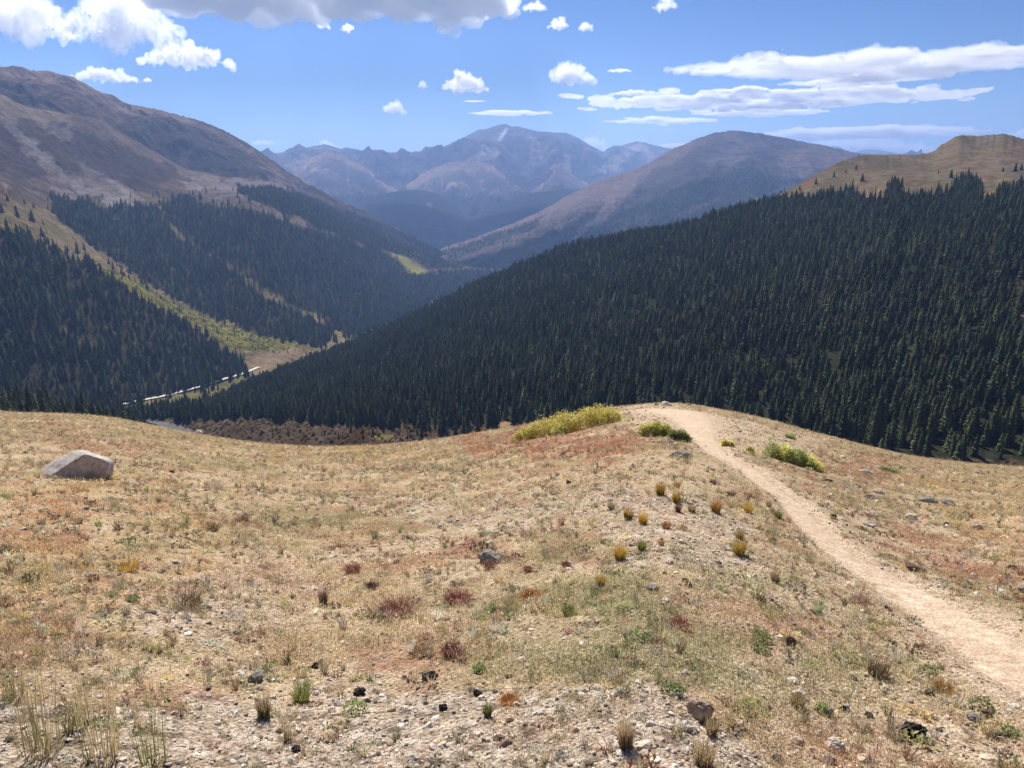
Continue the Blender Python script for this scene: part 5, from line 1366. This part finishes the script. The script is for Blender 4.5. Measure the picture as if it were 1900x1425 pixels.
# ------------------------------------------------------------------ plants one can point at
def leaf_mat(name, c, tr=.35, var=.25, hv=6): return tint_mat(name, c, var, transl=tr, rough=.65, inst=False, hv=hv)
L_YEL = leaf_mat('yellow_willow_leaves', (.82, .72, .22), .5); L_YG = leaf_mat('yellow_green_leaves', (.68, .66, .23), .5); L_GRN = leaf_mat('green_shrub_leaves', (.48, .54, .22), .5); L_GR2 = leaf_mat('dull_green_leaves', (.38, .43, .19), .5)
M_TWIG = plain_mat('twig_bark', (.09, .06, .045), (.20, .15, .11), 20)
def shrub(u, v, w, h, lobes, label, seed, leafm, nleaf, leaf=.028, depthf=.6):
    """low willow: several domed lobes of small leaves on a mesh of twigs"""
    r = random.Random(seed); p = hit(u, v); k = p.length / FOC; W, H = w * k, h * k
    fw = Vector((p.x, p.y, 0)).normalized(); rt = Vector((fw.y, -fw.x, 0)); D = W * depthf * .5
    o = empty('shrub', p, 0); tag(o, label, 'shrub')
    parts = {}
    tw = []; tt_ = []
    for (fx, fz, fr, fh, mi) in lobes:        # position along the width, lateral fraction, radius fraction, height fraction, leaf material index
        R0 = W * fr; hh = H * fh; c = rt * (fx * W / 2) + fw * (D * .6 + fz * D)
        wx, wy = p.x + c.x, p.y + c.y; zc = float(zmeadow(np.array([wx]), np.array([wy]))[0]) - p.z
        V, T = parts.setdefault(mi, ([], []))
        n = int(nleaf * fr * fr / sum(l[2] ** 2 for l in lobes))
        for i in range(n):
            a = r.uniform(0, 6.283); cc = r.uniform(-.05, 1); s2 = math.sqrt(1 - cc * cc); g = r.uniform(.6, 1.04) * (1 + .12 * mn.noise(Vector((a * 1.8, cc * 3, seed))) * 2)
            q = Vector((c.x + rt.x * R0 * g * s2 * math.cos(a) + fw.x * R0 * .8 * g * s2 * math.sin(a), c.y + rt.y * R0 * g * s2 * math.cos(a) + fw.y * R0 * .8 * g * s2 * math.sin(a), zc + hh * g * cc))
            d1 = Vector((r.gauss(0, 1), r.gauss(0, 1), r.gauss(0, 1))).normalized() * leaf * r.uniform(.6, 1.3); d2 = d1.cross(Vector((r.gauss(0, 1), r.gauss(0, 1), r.gauss(0, 1)))).normalized() * leaf * .62
            b = len(V); V += [tuple(q), tuple(q + d1 * .5 + d2), tuple(q + d1), tuple(q + d1 * .5 - d2)]; T += [(b, b + 1, b + 2), (b, b + 2, b + 3)]
        for i in range(int(26 * fr / .2)):
            a = r.uniform(0, 6.283); cc = r.uniform(.15, 1); s2 = math.sqrt(1 - cc * cc); base = c + rt * r.gauss(0, R0 * .2) + fw * r.gauss(0, R0 * .15)
            tip = Vector((c.x + R0 * .95 * s2 * math.cos(a), c.y + R0 * .8 * s2 * math.sin(a), zc + hh * .95 * cc)); t0 = Vector((base.x, base.y, zc - .05)); ww = .006 + .004 * r.random()
            b = len(tw); mid = t0.lerp(tip, .5) + Vector((0, 0, hh * .1))
            for q, f in ((t0, 1), (mid, .7), (tip, .25)): tw += [(q.x - ww * f, q.y, q.z), (q.x + ww * f * .5, q.y + ww * f * .87, q.z), (q.x + ww * f * .5, q.y - ww * f * .87, q.z)]
            for s3 in (0, 3):
                for j in range(3): tt_.append((b + s3 + j, b + s3 + (j + 1) % 3, b + s3 + 3 + (j + 1) % 3)); tt_.append((b + s3 + j, b + s3 + 3 + (j + 1) % 3, b + s3 + 3 + j))
    for mi, (V, T) in parts.items(): link('foliage', np_mesh('foliage', V, None, T, [leafm[mi]], smooth=False), o)
    link('twigs', np_mesh('twigs', tw, None, tt_, [M_TWIG], smooth=False), o)
    return o
shrub(1052, 803, 206, 40, [(-.90, 0, .06, .5, 0), (-.76, .1, .09, .72, 0), (-.60, .2, .09, .85, 1), (-.42, 0, .12, .95, 0), (-.22, .3, .10, 1.0, 0), (-.06, -.3, .14, 1.08, 0), (.12, .3, .09, 1.0, 1), (.36, -.1, .13, 1.08, 0), (.58, -.2, .13, 1.04, 0), (.76, .1, .10, .88, 0), (.90, .2, .06, .6, 1), (-.12, -.9, .08, .6, 1)],
      'widest yellow willow shrub on the left brow of the knoll', 31, [L_YEL, L_YG], 15000, .034, .36)
shrub(1220, 811, 78, 28, [(-.55, 0, .20, .85, 0), (-.1, .1, .26, 1.0, 0), (.35, .1, .2, .85, 0)], 'yellow green shrub beside the top of the trail', 32, [L_YG], 4200, .03, .5)
shrub(1259, 818, 46, 20, [(-.4, 0, .26, .9, 0), (.2, .1, .3, 1.0, 0), (.7, -.1, .16, .6, 0)], 'greener shrub touching the yellow green one by the trail', 33, [L_GR2], 2400, .028, .5)
shrub(1473, 862, 102, 32, [(-.72, .1, .17, 1.0, 0), (-.35, .1, .2, 1.05, 1), (.05, -.1, .22, .95, 0), (.42, 0, .2, .85, 1), (.5, -.5, .12, .6, 0), (.78, .1, .11, .55, 1)], 'long green shrub right of the trail on the slope', 34, [L_GRN, L_YG], 6500, .026, .45)
shrub(1350, 828, 28, 13, [(-.3, 0, .3, 1, 0), (.4, 0, .25, .8, 0)], 'small bright yellow plant just right of the trail top', 35, [L_YEL], 700, .026, .6)
shrub(1391, 838, 22, 10, [(0, 0, .4, 1, 0)], 'thin yellowish plant left of the long green shrub', 36, [L_YG], 350, .024, .6)
shrub(1465, 814, 26, 11, [(-.3, 0, .28, .9, 0), (.4, 0, .25, .8, 0)], 'small green plant on the knoll above the long shrub', 37, [L_GRN], 600, .024, .6)
shrub(1648, 876, 38, 11, [(-.4, 0, .25, .9, 0), (.3, 0, .3, .8, 0)], 'small grey green plant on the slope far right of the trail', 38, [L_GR2], 800, .024, .5)

T_GOLD = leaf_mat('golden_tuft', (.58, .36, .06), .4, hv=9); T_STRAW = leaf_mat('straw_tuft', (.46, .35, .20), .4, hv=9); T_GREEN = leaf_mat('green_tuft', (.24, .27, .07), .35, hv=9); T_WINE = leaf_mat('wine_red_plant', (.36, .13, .11), .35, hv=9)
T_BROWN = leaf_mat('brown_tuft', (.20, .12, .09), .3, hv=9); T_LEAF = leaf_mat('bright_leaves', (.24, .30, .09), .35, hv=9); T_ORNG = leaf_mat('orange_tuft', (.52, .24, .07), .4, hv=9)
def tuft(u, v, w, h, mat, label, seed, mat2=None, n=150, group=None, head=False, name='grass_tuft', cat='grass tuft'):
    r = random.Random(seed); p = hit(u, v); k = p.length / FOC; W, H = w * k, h * k * 1.05
    A = tuft_arrays(r, n, H, W * .42, max(.0035, .7 * k), curve=.5, head=head, base=.55)
    if mat2 is None:
        o = link(name, np_mesh(name, A[0], None, A[1], [mat], smooth=False), loc=p)
    else:
        o = empty(name, p); link('blades', np_mesh('blades', A[0], None, A[1], [mat], smooth=False), o)
        B = tuft_arrays(r, n // 2, H * .6, W * .40, max(.0035, .7 * k), curve=.5, base=.6); link('base_blades', np_mesh('base_blades', B[0], None, B[1], [mat2], smooth=False), o)
    return tag(o, label, cat, group)
def cushion(u, v, w, h, mat, label, seed, name='low_plant', cat='plant', n=260, leaf=.03):
    r = random.Random(seed); p = hit(u, v); k = p.length / FOC; W, H = w * k, h * k
    V, T = mat_arrays(r, n, W / 2, H * .75, leaf)
    V = np.concatenate([V]); o = link(name, np_mesh(name, V, None, T, [mat], smooth=False), loc=p + Vector((p.x, p.y, 0)).normalized() * W * .25)
    return tag(o, label, cat)
TL = [
 (1370, 1028, 42, 34, T_GOLD, T_GREEN, 'broad green based tuft, largest left of the trail', 1), (1150, 1038, 36, 34, T_GOLD, T_GREEN, 'golden tuft standing nearest the viewer below the others', 2),
 (1165, 963, 28, 27, T_GOLD, T_GREEN, 'left one of the two golden tufts side by side', 3), (1193, 972, 28, 27, T_GOLD, T_GREEN, 'right one of the two golden tufts side by side', 4),
 (1328, 950, 30, 28, T_ORNG, T_GREEN, 'round orange tuft in the middle of the row of tufts', 5), (1388, 951, 26, 20, T_GOLD, T_GREEN, 'greenish gold tuft nearest the left edge of the trail', 6),
 (1225, 918, 28, 27, T_GOLD, T_GREEN, 'tall golden tuft farthest up the slope', 7), (1254, 933, 22, 23, T_GOLD, T_GREEN, 'golden tuft right below the farthest one', 8),
 (1258, 949, 18, 15, T_BROWN, None, 'dark brown tuft under the golden pair', 9), (1283, 949, 24, 15, T_STRAW, T_GREEN, 'straw tuft between the dark and the orange one', 10),
 (1256, 906, 20, 14, T_ORNG, None, 'faded orange tuft beside the farthest golden one', 11), (1134, 945, 22, 16, T_STRAW, T_GREEN, 'small straw tuft left of the golden pair', 12),
 (1236, 980, 26, 12, T_ORNG, T_GREEN, 'low reddish tuft right of the golden pair', 13), (1190, 1019, 28, 19, T_GREEN, T_BROWN, 'olive tuft with a brown foot near the lowest golden one', 14),
 (1227, 1012, 18, 12, T_ORNG, None, 'little yellow orange tuft in the gravelly middle', 15), (1428, 998, 24, 17, T_GREEN, None, 'grey green tuft at the left verge of the trail bend', 16),
 (1443, 962, 22, 15, T_GREEN, None, 'green tuft on the left verge, above the trail bend', 17), (1426, 940, 16, 9, T_STRAW, T_GREEN, 'thin tuft by the trail right of the greenish gold one', 18),
 (1438, 1080, 22, 20, T_STRAW, T_BROWN, 'small straw tuft leaning beside the trail, lower down', 19), (1114, 1088, 28, 26, T_GOLD, T_GREEN, 'bright yellow tuft low in the middle of the meadow', 20),
 (1055, 1140, 40, 18, T_GREEN, T_STRAW, 'wide olive tuft in the green hollow', 21), (1372, 1000, 26, 24, T_STRAW, T_GREEN, 'straw tuft just behind the largest green based one', 22),
 (1160, 1385, 44, 60, T_STRAW, T_BROWN, 'pale straw tuft on the gravel at the bottom centre', 23), (1320, 1365, 30, 34, T_STRAW, T_BROWN, 'brown straw tuft right below the angular tan rock', 24),
 (1305, 1420, 60, 50, T_STRAW, T_BROWN, 'bushy straw tuft cut by the bottom edge', 25), (350, 1125, 80, 34, T_BROWN, T_GREEN, 'wide brown grass clump in the left meadow', 26),
 (600, 1122, 26, 36, T_BROWN, None, 'dark upright brown tuft left of the red plants', 27), (1630, 1255, 60, 34, T_BROWN, T_GREEN, 'wispy brown and green tuft left of the lower trail', 28),
 (1750, 1285, 60, 18, T_ORNG, T_GREEN, 'flat orange grass patch beside the lower trail', 29), (905, 1330, 24, 26, T_GREEN, T_STRAW, 'olive tuft on the gravel below the black lumps', 30),
 (490, 1330, 36, 44, T_STRAW, T_GREEN, 'pale tuft with seed heads in the bottom left gravel', 31), (560, 1300, 50, 36, T_GREEN, T_STRAW, 'green tuft near the left black lump', 32),
 (950, 1130, 60, 22, T_STRAW, T_GREEN, 'yellowish tuft under the second red plant', 33), (780, 1215, 60, 20, T_STRAW, T_ORNG, 'low straw tuft left of the wine red plant', 34),
 (1480, 1310, 40, 26, T_STRAW, T_GREEN, 'sparse tuft under the pale flat rock', 35), (240, 1060, 60, 26, T_GOLD, T_STRAW, 'yellow glowing tuft in the left meadow', 36),
 (450, 970, 40, 16, T_BROWN, None, 'dark mauve tuft in the middle of the left meadow', 37), (395, 985, 34, 14, T_BROWN, T_GREEN, 'second mauve tuft just left of the darker one', 38),
 (1357, 921, 24, 12, T_BROWN, T_WINE, 'dark red brown tuft behind the orange one', 39), (1323, 898, 22, 10, T_BROWN, None, 'faint brown tuft up the slope by the trail', 40),
]
for (u, v, w, h, m, m2, lb, sd) in TL: tuft(u, v, w, h, m, lb, 1000 + sd, m2, n=170)
RP = [(735, 1140, 96, 38, T_WINE, 'left and widest of the wine red plants in the middle foreground', 1), (850, 1118, 78, 32, T_WINE, 'wine red plant right of the widest one', 2), (838, 1215, 56, 32, T_WINE, 'darkest wine red plant, nearest above the black lump', 3),
      (908, 1056, 32, 18, T_WINE, 'crimson plant in front of the rounded grey rock', 4), (980, 1062, 22, 16, T_WINE, 'small crimson plant right of the rounded rock', 5), (655, 1062, 46, 20, T_WINE, 'faded mauve plant above the widest red one', 6),
      (985, 1110, 60, 18, T_ORNG, 'russet plant right of the two wine red ones', 7), (1050, 1052, 24, 12, T_WINE, 'small russet plant left of the lowest golden tuft', 8), (945, 1305, 48, 18, T_ORNG, 'pink orange low plant on the gravel', 9), (1262, 1165, 50, 22, T_WINE, 'dull red plant in the green hollow', 10), (690, 1092, 40, 16, T_BROWN, 'dried brown dome left of the wine red plant', 11)]
for (u, v, w, h, m, lb, sd) in RP: tuft(u, v, w, h * .72, m, lb, 1100 + sd, None, n=520, name='red_plant', cat='plant')
GP = [(1413, 1192, 34, 16, T_LEAF, 'brightest green leafy plant left of the brown stone', 1), (1411, 1212, 32, 14, T_LEAF, 'second bright green plant just below the brightest', 2), (658, 1328, 44, 24, T_LEAF, 'bright green leafy plant near the bottom, left of the centre', 3),
      (1390, 1335, 60, 30, T_GREEN, 'dark green leafy patch right of the angular tan rock', 4), (1722, 1252, 26, 13, T_LEAF, 'small bright green plant left of the lower trail', 5), (1570, 1235, 56, 22, T_GREEN, 'yellow green leafy plant beside the wispy brown tuft', 6),
      (1525, 1325, 24, 16, T_LEAF, 'small green plant left of the upright pale stone', 7), (1820, 1320, 36, 20, T_GREEN, 'green plant near the reddish stone by the lower trail', 8), (1245, 1290, 40, 16, T_LEAF, 'green leafy plant above the angular tan rock', 9), (248, 1118, 22, 12, T_LEAF, 'tiny bright green plant in the left meadow', 10), (890, 1248, 26, 12, T_LEAF, 'lime green plant right of the largest black lump', 11), (1870, 1366, 30, 12, T_LEAF, 'pale green plant at the lower right corner', 12)]
for (u, v, w, h, m, lb, sd) in GP: cushion(u, v, w, h, m, lb, 1200 + sd, 'leafy_plant', 'plant', 260, .013)
ST = [(75, 1400, 120, 230, 'leftmost tall clump of dry flowering stalks in the bottom left corner'), (190, 1408, 110, 250, 'tall dry stalks right of the leftmost clump'), (285, 1418, 80, 150, 'shorter green stalks at the bottom left, third clump from the edge'), (150, 1345, 60, 110, 'thin grey stalks between the two tall clumps'), (535, 1375, 30, 56, 'short stalks standing alone in the bottom left gravel'), (30, 1290, 70, 120, 'seed heads on thin stalks at the left border')]
for i, (u, v, w, h, lb) in enumerate(ST):
    tuft(u, v, w, h, T_STRAW if i != 2 else T_GREEN, lb, 1300 + i, T_GREEN, n=46 if i < 2 else 34, head=True, name='dry_stalks', cat='plant')
print('plants', time.time() - T0)

# ------------------------------------------------------------------ haze: one closed box round everything but sky and clouds
def haze():
    hx, bot = 24300.0, -760.0
    top = max(max(v.co.z for v in o.data.vertices) + o.location.z for o in SC.objects if o.type == 'MESH' and o.name.startswith('mountain')) + 12
    print('haze top', top)
    V = [(-hx, -hx, bot), (hx, -hx, bot), (hx, hx, bot), (-hx, hx, bot), (-hx, -hx, top), (hx, -hx, top), (hx, hx, top), (-hx, hx, top)]
    Fq = [(0, 3, 2, 1), (4, 5, 6, 7), (0, 1, 5, 4), (1, 2, 6, 5), (2, 3, 7, 6), (3, 0, 4, 7)]
    m = bpy.data.materials.new('haze_air'); m.use_nodes = True; t = m.node_tree; t.nodes.clear()
    o = t.nodes.new('ShaderNodeOutputMaterial'); v = t.nodes.new('ShaderNodeVolumePrincipled')
    v.inputs['Color'].default_value = (0.34, 0.54, 1.0, 1); v.inputs['Density'].default_value = HAZE_D; v.inputs['Anisotropy'].default_value = 0.4
    t.links.new(v.outputs[0], o.inputs['Volume'])
    me = np_mesh('haze', V, Fq, mats=[m], smooth=False)
    tag(link('haze', me), 'blue haze filling the valley air', kind='stuff')
HAZE_D = 7.2e-5
haze()
print('haze', time.time() - T0)
